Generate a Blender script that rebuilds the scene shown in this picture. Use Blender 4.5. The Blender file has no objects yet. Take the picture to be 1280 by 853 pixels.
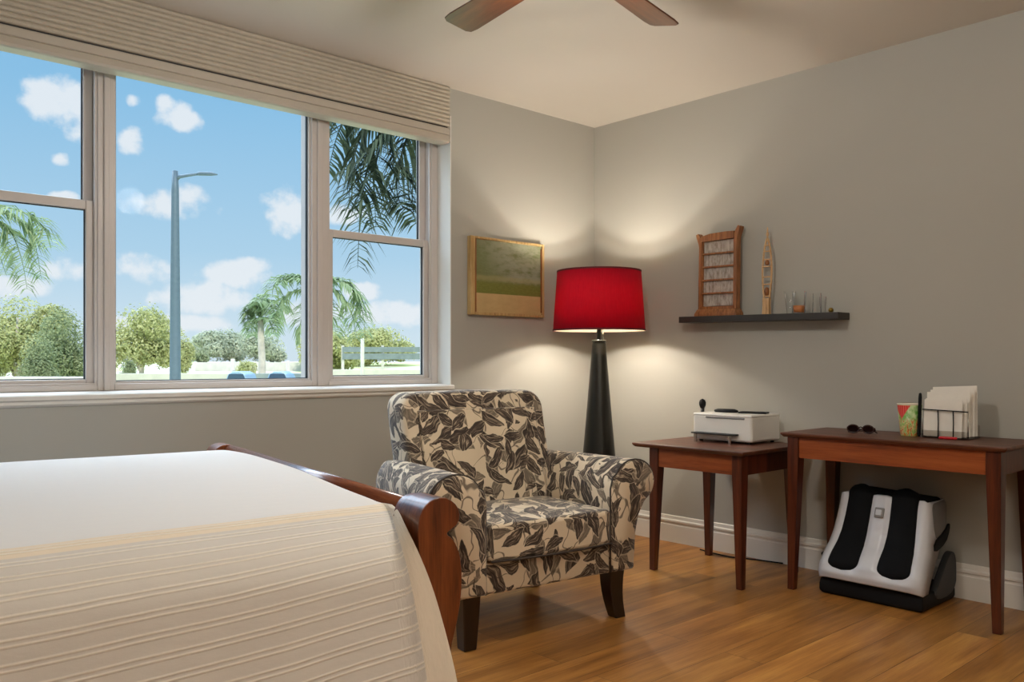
import bpy, bmesh, math, random
from mathutils import Vector, Matrix, noise
random.seed(7)
C = bpy.context.scene.collection
PI = math.pi
# ------------------------------------------------------------------ camera
F_PX, HZ, EYE = 1057.0, 452.0, 1.1
PHI = math.radians(47.8316)                       # viewing direction, from +x towards +y
CAM = Vector((-4.191, -3.809, EYE))
FW = Vector((math.cos(PHI), math.sin(PHI), 0)); RT = Vector((math.sin(PHI), -math.cos(PHI), 0))
cam = bpy.data.objects.new('camera', bpy.data.cameras.new('camera')); C.objects.link(cam)
cam.location = CAM; cam.rotation_euler = (PI/2, 0, PHI - PI/2)
cam.data.sensor_width = 36; cam.data.lens = F_PX/1280*36
cam.data.shift_y = (HZ-426.5)/1280; cam.data.clip_end = 500; cam.data.clip_start = 0.05
bpy.context.scene.camera = cam
vs = bpy.context.scene.view_settings
vs.view_transform = 'Standard'; vs.look = 'None'; vs.gamma = 1; vs.exposure = 0.0; vs.use_curve_mapping = False

def far(px, py, D):
    """a point out in the garden, D metres ahead, on the bearing px / elevation py"""
    p = CAM + D*(FW + (px-640)/F_PX*RT); p.z = EYE - (py-HZ)/F_PX*D
    return p

# ------------------------------------------------------------------ sky
world = bpy.data.worlds.new('world'); bpy.context.scene.world = world; world.use_nodes = True
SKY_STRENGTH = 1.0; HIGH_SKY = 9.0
def build_sky():
    nt = world.node_tree; nt.nodes.clear(); L = nt.links.new
    def n(t, **k):
        x = nt.nodes.new(t)
        for a, b in k.items(): setattr(x, a, b)
        return x
    def m(op, a, b=None, c=None):
        x = n('ShaderNodeMath', operation=op)
        for i, v in enumerate((a, b, c)):
            if v is None: continue
            if isinstance(v, (int, float)): x.inputs[i].default_value = v
            else: L(v, x.inputs[i])
        return x.outputs[0]
    tc = n('ShaderNodeTexCoord'); sp = n('ShaderNodeSeparateXYZ'); L(tc.outputs['Generated'], sp.inputs[0])
    az = m('MULTIPLY', m('ARCTAN2', sp.outputs[1], sp.outputs[0]), 180/PI)
    el = m('MULTIPLY', m('ARCSINE', sp.outputs[2]), 180/PI)
    ramp = n('ShaderNodeValToRGB'); L(m('DIVIDE', m('ADD', el, 2.0), 30.0), ramp.inputs[0])
    r = ramp.color_ramp; r.elements[0].position = 0.0; r.elements[0].color = (.70, .80, .86, 1)
    r.elements[1].position = 1.0; r.elements[1].color = (.20, .47, .78, 1)
    for p, c in ((.12, (.66, .79, .88, 1)), (.30, (.44, .66, .84, 1)), (.62, (.27, .54, .80, 1))):
        e = r.elements.new(p); e.color = c
    # fair-weather clouds: (azimuth, elevation, half width, half height) in degrees
    nz = n('ShaderNodeTexNoise'); nz.inputs['Scale'].default_value = 17; nz.inputs['Detail'].default_value = 6
    nz.inputs['Roughness'].default_value = .55; L(tc.outputs['Generated'], nz.inputs['Vector'])
    nz2 = n('ShaderNodeTexNoise'); nz2.inputs['Scale'].default_value = 55; nz2.inputs['Detail'].default_value = 5
    L(tc.outputs['Generated'], nz2.inputs['Vector'])
    clouds = []
    for px, py, rx, ry in ((88,128,56,34),(60,112,34,14),(112,158,34,30),(165,178,20,22),(222,146,30,20),(208,134,16,14),(168,126,12,9),
                           (216,256,58,20),(236,248,30,18),(75,198,14,10),(362,268,36,26),(350,250,24,20),(300,344,46,19),(318,334,22,14),
                           (172,338,42,22),(250,374,66,20),(262,366,34,18),(78,336,56,18),(452,364,24,12),(432,270,28,13),(500,392,50,16),
                           (20,356,50,20),(76,246,22,8),(380,392,60,18),(196,404,90,14)):
        d = FW + (px-640)/F_PX*RT; d.z = -(py-HZ)/F_PX; dn = d.normalized()
        a0, e0 = math.degrees(math.atan2(dn.y, dn.x)), math.degrees(math.asin(dn.z))
        k = 57.3/F_PX*math.cos(math.atan((px-640)/F_PX))**1.6
        clouds.append((a0, e0, rx*k, ry*k))
    clouds += [(20, 9, 7, 3), (-30, 12, 9, 3), (130, 10, 8, 3), (175, 14, 9, 4), (-100, 9, 8, 3)]
    tot = None
    for a0, e0, ra, re in clouds:
        dx = m('DIVIDE', m('SUBTRACT', az, a0), ra); dy = m('DIVIDE', m('SUBTRACT', el, e0), re)
        v = m('SUBTRACT', 1.0, m('ADD', m('MULTIPLY', dx, dx), m('MULTIPLY', dy, dy)))
        tot = v if tot is None else m('MAXIMUM', tot, v)
    s = m('ADD', m('MAXIMUM', tot, -1.2), m('ADD', m('MULTIPLY', m('SUBTRACT', nz.outputs[0], .5), 3.4), m('MULTIPLY', m('SUBTRACT', nz2.outputs[0], .5), 2.4)))
    mr = n('ShaderNodeMapRange', interpolation_type='SMOOTHSTEP'); L(s, mr.inputs[0])
    mr.inputs[1].default_value = -.15; mr.inputs[2].default_value = 1.0; mr.inputs[4].default_value = .86
    mx = n('ShaderNodeMix', data_type='RGBA'); L(mr.outputs[0], mx.inputs[0]); L(ramp.outputs[0], mx.inputs[6]); mx.inputs[7].default_value = (.88, .90, .93, 1)
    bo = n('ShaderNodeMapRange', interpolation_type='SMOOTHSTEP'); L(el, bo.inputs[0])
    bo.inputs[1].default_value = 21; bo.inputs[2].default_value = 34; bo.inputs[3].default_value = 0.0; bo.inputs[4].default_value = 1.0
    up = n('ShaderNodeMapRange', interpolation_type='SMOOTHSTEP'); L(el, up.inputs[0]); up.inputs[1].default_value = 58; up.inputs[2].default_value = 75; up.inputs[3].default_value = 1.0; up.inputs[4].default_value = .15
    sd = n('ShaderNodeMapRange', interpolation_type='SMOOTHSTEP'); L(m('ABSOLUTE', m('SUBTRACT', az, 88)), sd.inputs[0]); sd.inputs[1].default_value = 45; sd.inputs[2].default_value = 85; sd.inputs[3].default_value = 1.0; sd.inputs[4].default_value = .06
    bright = m('MULTIPLY', m('MULTIPLY', bo.outputs[0], up.outputs[0]), sd.outputs[0])      # bright sky patch added above the view to light the bed top
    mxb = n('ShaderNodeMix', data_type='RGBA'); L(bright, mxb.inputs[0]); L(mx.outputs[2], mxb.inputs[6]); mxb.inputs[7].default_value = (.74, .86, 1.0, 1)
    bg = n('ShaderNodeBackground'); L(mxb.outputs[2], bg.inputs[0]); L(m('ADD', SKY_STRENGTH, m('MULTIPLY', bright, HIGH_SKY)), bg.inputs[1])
    out = n('ShaderNodeOutputWorld'); L(bg.outputs[0], out.inputs[0])
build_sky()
try: world.cycles.sampling_method = 'AUTOMATIC'
except Exception: pass

def light(name, kind, loc, energy, color, rot=(0,0,0), **k):
    d = bpy.data.lights.new(name, kind); d.energy = energy; d.color = color
    for a, b in k.items(): setattr(d, a, b)
    o = bpy.data.objects.new(name, d); C.objects.link(o); o.location = loc; o.rotation_euler = rot
    return o
sun = light('sun', 'SUN', (-3, -12, 20), 3.2, (1, .95, .86), angle=math.radians(1))
sun.rotation_euler = Vector((.25, .80, -.62)).to_track_quat('-Z', 'Y').to_euler()      # high, behind the house
FAN = Vector((-2.24, -1.93, 0))
# daylight sampling portal in the window opening
po = light('window_portal', 'AREA', (-2.6, .30, 1.68), 1, (1,1,1), (-PI/2, 0, 0), shape='RECTANGLE', size=2.9, size_y=1.5)
po.data.cycles.is_portal = True
# soft fill light added under the ceiling, behind the camera
light('ceiling_fill', 'AREA', (-3.6, -4.3, 2.60), 10, (1, .97, .93), (0, 0, 0), shape='DISK', size=.7)
light('fan_lamp_light', 'POINT', (FAN.x, FAN.y, 2.20), 38, (1, .96, .90), shadow_soft_size=.09)
light('upward_fill', 'AREA', (-3.5, -4.7, 1.75), 86, (1, .97, .93), (PI, 0, 0), shape='DISK', size=.5)  # added fill facing up behind the camera, brightens ceiling and walls

# ------------------------------------------------------------------ materials
def lin(c):
    return tuple(((v/255+.055)/1.055)**2.4 if v/255 > .04045 else v/255/12.92 for v in c) + (1,)
class N:
    def __init__(s, name):
        s.m = bpy.data.materials.new(name); s.m.use_nodes = True; s.nt = s.m.node_tree; s.L = s.nt.links.new
        s.b = s.nt.nodes['Principled BSDF']; s.out = s.nt.nodes['Material Output']
    def n(s, t, **k):
        x = s.nt.nodes.new(t)
        for a, b in k.items(): setattr(x, a, b)
        return x
    def math(s, op, a, b=None, c=None, clamp=False):
        x = s.n('ShaderNodeMath', operation=op, use_clamp=clamp)
        for i, v in enumerate((a, b, c)):
            if v is None: continue
            if isinstance(v, (int, float)): x.inputs[i].default_value = v
            else: s.L(v, x.inputs[i])
        return x.outputs[0]
    def vm(s, op, a, b=None, out=0):
        x = s.n('ShaderNodeVectorMath', operation=op)
        for i, v in enumerate((a, b)):
            if v is None: continue
            if isinstance(v, tuple): x.inputs[i].default_value = v
            elif isinstance(v, (int, float)): x.inputs['Scale'].default_value = v
            else: s.L(v, x.inputs[i])
        return x.outputs['Value'] if op in ('DOT_PRODUCT', 'LENGTH') else x.outputs[0]
    def mix(s, f, a, b, mode='MIX'):
        x = s.n('ShaderNodeMix', data_type='RGBA', blend_type=mode)
        for i, v in ((0, f), (6, a), (7, b)):
            if isinstance(v, (int, float, tuple)): x.inputs[i].default_value = v
            else: s.L(v, x.inputs[i])
        return x.outputs[2]
    def tex(s, scale, detail=3, rough=.5, vec=None, stretch=None, coord='Object'):
        if vec is None:
            vec = s.n('ShaderNodeTexCoord').outputs[coord]
        if stretch:
            mp = s.n('ShaderNodeMapping'); mp.inputs['Scale'].default_value = stretch; s.L(vec, mp.inputs[0]); vec = mp.outputs[0]
        x = s.n('ShaderNodeTexNoise'); x.inputs['Scale'].default_value = scale; x.inputs['Detail'].default_value = detail
        x.inputs['Roughness'].default_value = rough; s.L(vec, x.inputs['Vector']); return x.outputs[0]
    def ramp(s, f, stops):
        x = s.n('ShaderNodeValToRGB'); s.L(f, x.inputs[0]); e = x.color_ramp.elements
        e[0].position, e[0].color = stops[0]; e[1].position, e[1].color = stops[-1]
        for p, c in stops[1:-1]:
            q = e.new(p); q.color = c
        return x.outputs[0]
    def rng(s, v, a, b, c=0., d=1., smooth=True):
        x = s.n('ShaderNodeMapRange', interpolation_type='SMOOTHSTEP' if smooth else 'LINEAR'); s.L(v, x.inputs[0])
        for i, q in enumerate((a, b, c, d)): x.inputs[i+1].default_value = q
        return x.outputs[0]
    def bump(s, h, strength=.3, dist=.01):
        x = s.n('ShaderNodeBump'); x.inputs['Strength'].default_value = strength; x.inputs['Distance'].default_value = dist
        s.L(h, x.inputs['Height']); s.L(x.outputs[0], s.b.inputs['Normal'])
    def col(s, v):
        if isinstance(v, tuple): s.b.inputs['Base Color'].default_value = v
        else: s.L(v, s.b.inputs['Base Color'])
    def set(s, rough=.5, metal=0., spec=.5, **k):
        s.b.inputs['Roughness'].default_value = rough; s.b.inputs['Metallic'].default_value = metal; s.b.inputs['Specular IOR Level'].default_value = spec
        for a, v in k.items(): s.b.inputs[a.replace('_', ' ')].default_value = v
        return s
def plain(name, rgb, rough=.5, metal=0., spec=.5, var=.06, vscale=12, bump=0., **k):
    q = N(name); q.set(rough, metal, spec, **k); c = lin(rgb)
    q.col(q.ramp(q.tex(vscale, 4), [(.3, tuple(min(1, v*(1-var)) for v in c[:3])+(1,)), (.7, tuple(min(1, v*(1+var)) for v in c[:3])+(1,))]))
    if bump: q.bump(q.tex(vscale*9, 4), bump, .003)
    return q.m
def wood(name, dark, mid, light_, axis='z', rough=.3, coat=.25, scale=1.):
    q = N(name); q.set(rough); q.b.inputs['Coat Weight'].default_value = coat; q.b.inputs['Coat Roughness'].default_value = .15
    st = {'x': (.6, 9, 9), 'y': (9, .6, 9), 'z': (9, 9, .6)}[axis]
    a = q.tex(3.2*scale, 5, .6, stretch=st); b = q.tex(26*scale, 4, .6, stretch=st)
    f = q.math('ADD', q.math('MULTIPLY', a, .75), q.math('MULTIPLY', b, .25))
    q.col(q.ramp(f, [(.32, lin(dark)), (.5, lin(mid)), (.68, lin(light_))])); q.bump(b, .08, .002)
    return q.m

M = {}
M['wall'] = plain('wall_paint', (174, 171, 162), .75, spec=.25, var=.012, vscale=1.5, bump=.03)
M['wall_win'] = M['wall']
M['ceiling'] = plain('ceiling_paint', (208, 200, 188), .85, spec=.2, var=.01, vscale=1.5, bump=.03)
M['trim'] = plain('white_trim_paint', (224, 219, 210), .45, var=.01, vscale=4)
M['vinyl'] = plain('window_vinyl', (205, 196, 190), .4, var=.015, vscale=5)
M['gasket'] = plain('black_gasket', (22, 26, 34), .6)
M['dark_wood'] = wood('cherry_table_wood', (46, 18, 10), (80, 35, 18), (108, 52, 27), 'z', .33, .2)
M['dark_wood_y'] = wood('cherry_table_wood_long', (60, 31, 18), (92, 50, 30), (116, 68, 46), 'y', .45, .08)
M['apron_wood'] = wood('cherry_apron_wood', (96, 42, 18), (140, 68, 30), (164, 88, 44), 'y', .35, .2)
M['bed_wood'] = wood('mahogany_bed_wood', (62, 28, 12), (112, 56, 26), (140, 78, 40), 'z', .28, .4)
M['bed_wood_y'] = wood('mahogany_rail_wood', (62, 28, 12), (110, 54, 26), (138, 76, 40), 'y', .25, .4)
M['espresso'] = wood('espresso_leg_wood', (10, 5, 4), (24, 12, 9), (36, 18, 13), 'z', .28, .4)
M['honey'] = wood('honey_carved_wood', (96, 54, 22), (146, 92, 48), (176, 118, 68), 'z', .45, .1, 3)
M['bamboo'] = wood('pale_carved_wood', (150, 112, 74), (200, 160, 112), (224, 190, 146), 'z', .5, .05, 4)
M['fan_wood'] = wood('walnut_blade_wood', (58, 26, 8), (84, 42, 16), (106, 58, 26), 'x', .35, .2)
M['black'] = plain('black_plastic', (13, 13, 14), .55, spec=.25)
M['black_matte'] = plain('black_mesh_cloth', (15, 16, 18), .9, spec=.2, bump=.3, vscale=40)
M['charcoal'] = plain('charcoal_rubber', (46, 46, 47), .5)
M['shelf'] = plain('shelf_laminate', (52, 47, 42), .5)
M['lamp_black'] = plain('lamp_black_lacquer', (26, 26, 20), .35, coat=0) if False else plain('lamp_black_lacquer', (28, 27, 21), .34)
M['chrome'] = plain('chrome_metal', (200, 198, 192), .18, 1.0)
M['bronze'] = plain('bronze_metal', (60, 42, 30), .35, .9)
M['white_plastic'] = plain('white_plastic', (226, 222, 214), .38, var=.01)
M['shell'] = plain('pearl_plastic', (206, 206, 210), .3, var=.01)
M['gray_plastic'] = plain('gray_plastic', (128, 126, 124), .42)
M['paper'] = plain('letter_paper', (234, 227, 216), .8, spec=.2, var=.03, vscale=20)
M['red_plastic'] = plain('red_plastic', (196, 22, 34), .35)
M['gold'] = plain('brass_metal', (150, 120, 50), .3, .8)
M['screw'] = M['chrome']

def glass(name, tint=(1,1,1), refl=.9, frost=0.):
    q = N(name); q.nt.nodes.remove(q.b)
    tr = q.n('ShaderNodeBsdfTransparent'); tr.inputs[0].default_value = tint + (1,)
    gl = q.n('ShaderNodeBsdfGlossy'); gl.inputs['Roughness'].default_value = .03
    lw = q.n('ShaderNodeLayerWeight'); lw.inputs[0].default_value = .25
    mx = q.n('ShaderNodeMixShader'); q.L(q.math('MULTIPLY', lw.outputs[0], refl), mx.inputs[0]); q.L(tr.outputs[0], mx.inputs[1]); q.L(gl.outputs[0], mx.inputs[2])
    q.L(mx.outputs[0], q.out.inputs[0]); return q.m
M['pane'] = glass('window_glass', (.97, .985, .99), .03)
M['glass'] = glass('clear_glass', (.975, .975, .97), .8)
M['amber'] = plain('amber_wax', (206, 130, 72), .35, Transmission_Weight=.3) if False else plain('amber_wax', (206, 130, 72), .35)
M['acrylic'] = glass('clear_acrylic', (.88, .87, .85), 1.0)

def floor_mat():
    q = N('oak_plank_floor'); q.set(.36, spec=.45)
    tc = q.n('ShaderNodeTexCoord').outputs['Object']
    br = q.n('ShaderNodeTexBrick'); q.L(tc, br.inputs['Vector']); br.offset = .37; br.offset_frequency = 2
    for k, v in (('Scale', 1), ('Mortar Size', .0016), ('Mortar Smooth', .3), ('Bias', 0), ('Brick Width', 1.45), ('Row Height', .165)): br.inputs[k].default_value = v
    br.inputs['Color1'].default_value = (0, 0, 0, 1); br.inputs['Color2'].default_value = (1, 1, 1, 1); br.inputs['Mortar'].default_value = (.5, .5, .5, 1)
    sh = q.vm('ADD', tc, q.vm('SCALE', br.outputs['Color'], 7.3))
    g1 = q.tex(2.2, 6, .62, vec=sh, stretch=(.55, 7, 1)); g2 = q.tex(14, 5, .6, vec=sh, stretch=(.35, 8, 1))
    f = q.math('ADD', q.math('MULTIPLY', g1, .7), q.math('MULTIPLY', g2, .3))
    base = q.ramp(f, [(.30, lin((110, 68, 30))), (.5, lin((158, 106, 50))), (.70, lin((192, 140, 72)))])
    tone = q.mix(.22, base, br.outputs['Color'], 'OVERLAY')
    q.col(q.mix(q.math('MULTIPLY', br.outputs['Fac'], .7), tone, lin((60, 34, 18))))
    q.bump(q.math('SUBTRACT', q.math('MULTIPLY', g2, .15), br.outputs['Fac']), .25, .002)
    return q.m
M['floor'] = floor_mat()

def leaf_fabric():
    q = N('leaf_print_fabric'); q.set(.85, spec=.2); q.b.inputs['Sheen Weight'].default_value = .35; q.b.inputs['Sheen Roughness'].default_value = .4
    tc = q.n('ShaderNodeTexCoord').outputs['Object']
    ge = q.n('ShaderNodeNewGeometry'); vt = q.n('ShaderNodeVectorTransform', vector_type='NORMAL', convert_from='WORLD', convert_to='OBJECT')
    q.L(ge.outputs['Normal'], vt.inputs[0]); Nn = vt.outputs[0]
    nz = q.n('ShaderNodeTexNoise'); nz.inputs['Scale'].default_value = 7; nz.inputs['Detail'].default_value = 2; q.L(tc, nz.inputs['Vector'])
    P = q.vm('ADD', tc, q.vm('SCALE', q.vm('SUBTRACT', nz.outputs['Color'], (.5, .5, .5)), .10))
    cream = q.mix(q.tex(5, 3), lin((206, 186, 156)), lin((226, 210, 184)))
    colr = cream
    def stems(colr, scale, off, w):
        a = q.tex(scale, 1.5, .4, vec=q.vm('ADD', P, (off, off*.7, -off)))
        return q.mix(q.math('MULTIPLY', q.rng(q.math('ABSOLUTE', q.math('SUBTRACT', a, .5)), w, w*.35), .8), colr, lin((78, 66, 58)))
    colr = stems(colr, 6.5, 1.7, .012)
    for i, (sc, off, ln, wd, op) in enumerate(((7.4, 0., .074, .026, .8), (6.6, 3.1, .088, .030, .97), (9, 5.7, .058, .022, .97))):
        vo = q.n('ShaderNodeTexVoronoi', feature='F1'); vo.inputs['Scale'].default_value = sc; vo.inputs['Randomness'].default_value = .8
        po_ = q.vm('ADD', P, (off, off*1.3, off*.6)); q.L(po_, vo.inputs['Vector'])
        d = q.vm('SUBTRACT', po_, vo.outputs['Position'])
        d = q.vm('SUBTRACT', d, q.vm('SCALE', Nn, 1.) if False else _scale(q, Nn, q.vm('DOT_PRODUCT', d, Nn)))
        ax = q.vm('SUBTRACT', vo.outputs['Color'], (.5, .5, .5))
        ax = q.vm('SUBTRACT', ax, _scale(q, Nn, q.vm('DOT_PRODUCT', ax, Nn)))
        ax = q.vm('NORMALIZE', ax)
        al = q.vm('DOT_PRODUCT', d, ax)
        side = q.vm('CROSS_PRODUCT', Nn, ax); pe = q.vm('DOT_PRODUCT', d, side)
        u = q.math('DIVIDE', al, ln)
        pe = q.math('SUBTRACT', pe, q.math('MULTIPLY', q.math('MULTIPLY', u, u), .012))      # a slight curl
        v = q.math('DIVIDE', pe, wd)
        val = q.math('ADD', q.math('ABSOLUTE', v), q.math('MULTIPLY', u, u))
        edge = q.tex(70, 2, .5, vec=P)
        mask = q.rng(q.math('ADD', val, q.math('MULTIPLY', q.math('SUBTRACT', edge, .5), .35)), 1.04, .90)
        cx = q.n('ShaderNodeCombineXYZ'); q.L(q.math('MULTIPLY', u, .9), cx.inputs[0]); q.L(q.math('MULTIPLY', v, 3.4), cx.inputs[1]); q.L(q.math('MULTIPLY', vo.outputs['Distance'], 0), cx.inputs[2])
        sv = q.vm('ADD', cx.outputs[0], q.vm('SCALE', vo.outputs['Color'], 20.))
        st = q.tex(1.6, 3, .6, vec=sv)
        ink = q.ramp(st, [(.30, lin((34, 27, 26))), (.48, lin((62, 51, 46))), (.58, lin((116, 100, 86))), (.70, lin((196, 178, 150)))])
        rim = q.rng(val, .62, .9)
        ink = q.mix(q.math('MULTIPLY', rim, .75), ink, lin((40, 33, 31)))
        halo = q.math('MULTIPLY', q.rng(val, 1.28, 1.08), .5)
        colr = q.mix(halo, colr, cream)
        colr = q.mix(q.math('MULTIPLY', mask, op), colr, ink)
        if i == 1: colr = stems(colr, 5.2, 6.1, .008)
    q.col(colr); q.bump(q.tex(420, 2), .12, .001)
    return q.m
def _scale(q, v, s):
    x = q.n('ShaderNodeVectorMath', operation='SCALE'); q.L(v, x.inputs[0]); q.L(s, x.inputs['Scale']); return x.outputs[0]
M['leaf'] = leaf_fabric()
M['welt'] = plain('welt_cord_and_seam_shade', (58, 50, 44), .8)  # dark arm welt; on the cushion the same colour holds the seam shadow

def coverlet_mat():
    q = N('ribbed_cotton'); q.set(.85, spec=.15); q.b.inputs['Sheen Weight'].default_value = .25
    uv = q.n('ShaderNodeUVMap').outputs[0]; sp = q.n('ShaderNodeSeparateXYZ'); q.L(uv, sp.inputs[0])
    wob = q.math('MULTIPLY', q.math('SUBTRACT', q.tex(5, 2, .5, vec=uv), .5), .006)
    v = q.math('ADD', sp.outputs[1], wob)
    fr = q.math('FRACT', q.math('DIVIDE', v, .043))
    def rib(c, w): return q.rng(q.math('ABSOLUTE', q.math('SUBTRACT', fr, c)), w, 0.)
    r = q.math('ADD', rib(.36, .10), rib(.62, .10), clamp=True)
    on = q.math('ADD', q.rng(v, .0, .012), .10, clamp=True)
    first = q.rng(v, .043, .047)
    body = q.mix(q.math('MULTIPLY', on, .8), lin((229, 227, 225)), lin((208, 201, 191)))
    body = q.mix(q.math('MULTIPLY', q.math('SUBTRACT', 1., first), q.rng(v, .0, .004)), body, lin((232, 218, 196)))
    flap = q.rng(sp.outputs[0], 10., 10.2)
    body = q.mix(flap, body, lin((228, 216, 198)))
    onf = q.math('MULTIPLY', on, q.math('SUBTRACT', 1., flap))
    weave = q.tex(300, 2, .6, vec=uv)
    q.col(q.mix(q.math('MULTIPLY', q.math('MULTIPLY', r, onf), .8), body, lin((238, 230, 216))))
    w = q.tex(9, 4, .55, vec=uv, stretch=(1, 2.5, 1))
    h = q.math('ADD', q.math('MULTIPLY', q.math('MULTIPLY', r, onf), 1.), q.math('ADD', q.math('MULTIPLY', weave, .06), q.math('MULTIPLY', w, .9)))
    q.bump(h, .5, .004)
    return q.m
M['coverlet'] = coverlet_mat()

def shade_mat():
    q = N('red_silk_shade'); c = q.mix(q.tex(30, 3, .6, stretch=(6, 6, .3)), lin((186, 12, 42)), lin((214, 24, 54)))
    q.col(c); q.set(.7, spec=.2)
    tl = q.n('ShaderNodeBsdfTranslucent'); q.L(c, tl.inputs[0]); mx = q.n('ShaderNodeMixShader'); mx.inputs[0].default_value = .42
    q.L(q.b.outputs[0], mx.inputs[1]); q.L(tl.outputs[0], mx.inputs[2]); q.L(mx.outputs[0], q.out.inputs[0]); return q.m
M['shade_red'] = shade_mat()
def lining_mat():
    q = N('cream_shade_lining'); c = lin((240, 228, 204)); q.col(c); q.set(.8)
    tl = q.n('ShaderNodeBsdfTranslucent'); tl.inputs[0].default_value = c; mx = q.n('ShaderNodeMixShader'); mx.inputs[0].default_value = .45
    q.L(q.b.outputs[0], mx.inputs[1]); q.L(tl.outputs[0], mx.inputs[2]); q.L(mx.outputs[0], q.out.inputs[0]); return q.m
M['shade_white'] = lining_mat()
M['shade_trim'] = plain('dark_red_trim', (96, 8, 18), .7)
M['blind'] = plain('pleated_shade_cloth', (186, 176, 160), .85, spec=.15, var=.05, vscale=30)
M['blind_rail'] = plain('shade_rail_enamel', (180, 170, 156), .45, var=.02)

def painting_mat():
    q = N('painted_meadow'); q.set(.6)
    sp = q.n('ShaderNodeSeparateXYZ'); q.L(q.n('ShaderNodeTexCoord').outputs['Generated'], sp.inputs[0])
    x, z = sp.outputs[0], sp.outputs[2]
    n1 = q.tex(14, 6, .65, stretch=(1, 1, 2.2)); n2 = q.tex(40, 4, .6, stretch=(1, 1, 3))
    zz = q.math('ADD', z, q.math('MULTIPLY', q.math('SUBTRACT', n1, .5), .07))
    tree = q.mix(n2, lin((96, 104, 52)), lin((128, 134, 92)))
    sky = q.mix(n1, lin((128, 134, 112)), lin((164, 164, 140)))
    f = q.rng(q.math('ADD', q.math('MULTIPLY', x, .6), q.math('MULTIPLY', q.math('SUBTRACT', z, .5), .35)), .05, .42)
    up = q.mix(q.math('MULTIPLY', f, q.rng(n1, .3, .55)), tree, sky)
    g = q.mix(n2, lin((92, 100, 34)), lin((138, 138, 66)))
    c = q.mix(q.rng(zz, .48, .40), up, g)
    light_band = q.math('MULTIPLY', q.rng(zz, .42, .47), q.rng(zz, .54, .49))
    c = q.mix(q.math('MULTIPLY', light_band, .5), c, lin((170, 160, 110)))
    sand = q.mix(n1, lin((178, 150, 100)), lin((206, 180, 128)))
    c = q.mix(q.rng(z, .275, .265), c, sand)
    q.col(c); q.bump(n2, .4, .002); return q.m
M['painting'] = painting_mat()
M['frame_gold'] = wood('pale_oak_frame', (150, 116, 66), (186, 154, 100), (208, 180, 128), 'z', .5, .05, 2)
M['frame_gold_x'] = wood('pale_oak_frame_long', (150, 116, 66), (186, 154, 100), (208, 180, 128), 'x', .5, .05, 2)

def panel_mat():
    q = N('streaked_paper'); q.set(.7); n1 = q.tex(60, 5, .6, stretch=(1, 1, .35)); q.col(q.ramp(n1, [(.3, lin((126, 110, 96))), (.6, lin((188, 180, 170)))])); return q.m
M['streaked'] = panel_mat()
def cup_mat():
    q = N('printed_cup'); q.set(.4)
    tc = q.n('ShaderNodeTexCoord').outputs['Generated']; sp = q.n('ShaderNodeSeparateXYZ'); q.L(tc, sp.inputs[0])
    n1 = q.tex(7, 3, .6, vec=tc, stretch=(2, 2, 1)); y, z = sp.outputs[1], sp.outputs[2]
    c = q.ramp(n1, [(.32, lin((222, 176, 52))), (.42, lin((196, 60, 34))), (.50, lin((224, 212, 150))), (.56, lin((120, 170, 60))), (.68, lin((190, 205, 150)))])
    green = q.ramp(q.tex(5, 2, .5, vec=tc), [(.4, lin((104, 168, 64))), (.6, lin((196, 214, 160)))])
    c = q.mix(q.rng(q.math('ADD', z, q.math('MULTIPLY', n1, .3)), .55, .75), c, green)
    # a fan of red stripes hanging from the rim
    redm = q.math('MULTIPLY', q.rng(q.math('SUBTRACT', z, q.math('MULTIPLY', q.math('ABSOLUTE', q.math('SUBTRACT', y, .66)), 1.1)), .50, .56), q.rng(z, .97, .95))
    st = q.rng(q.math('ABSOLUTE', q.math('SINE', q.math('MULTIPLY', y, 34.))), .1, .3)
    c = q.mix(redm, c, q.mix(st, lin((236, 150, 120)), lin((206, 22, 22))))
    q.col(q.mix(q.rng(z, .95, .97), c, lin((238, 226, 190)))); return q.m
M['cup'] = cup_mat()
def foliage(name, a, b, c):
    q = N(name); q.set(.7, spec=.2); oi = q.n('ShaderNodeNewGeometry')
    cc = q.ramp(q.math('ADD', q.math('MULTIPLY', oi.outputs['Random Per Island'], .6), q.math('MULTIPLY', q.tex(.6, 3), .4)), [(.1, lin(a)), (.5, lin(b)), (.9, lin(c))])
    q.col(cc); tl = q.n('ShaderNodeBsdfTranslucent'); q.L(cc, tl.inputs[0]); mx = q.n('ShaderNodeMixShader'); mx.inputs[0].default_value = .3
    q.L(q.b.outputs[0], mx.inputs[1]); q.L(tl.outputs[0], mx.inputs[2]); q.L(mx.outputs[0], q.out.inputs[0]); return q.m
M['leaf_light'] = foliage('hazed_yellow_green_leaves', (140, 146, 92), (182, 182, 124), (212, 208, 156))  # tree and bush colours are paled, outdoor haze put into the leaves
M['leaf_mid'] = foliage('hazed_soft_green_leaves', (104, 116, 84), (142, 150, 110), (176, 180, 134))
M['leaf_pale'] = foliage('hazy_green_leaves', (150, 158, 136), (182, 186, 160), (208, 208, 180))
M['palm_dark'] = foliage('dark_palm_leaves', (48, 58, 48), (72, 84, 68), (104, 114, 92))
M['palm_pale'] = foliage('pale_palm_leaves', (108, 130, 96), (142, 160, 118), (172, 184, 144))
M['bark'] = plain('pale_bark', (190, 180, 164), .9, var=.2, vscale=3)
M['stucco'] = plain('white_stucco', (204, 198, 184), .9, var=.08, vscale=2)
M['gray_board'] = plain('weathered_gray_board', (124, 134, 132), .8, var=.12, vscale=3)
M['steel_blue'] = plain('galvanised_pole', (96, 112, 122), .55, .2, var=.05)
M['car_blue'] = plain('pale_blue_car_paint', (150, 176, 196), .3, .2)
M['car_glass'] = plain('car_window_glass', (60, 80, 100), .1)
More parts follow.
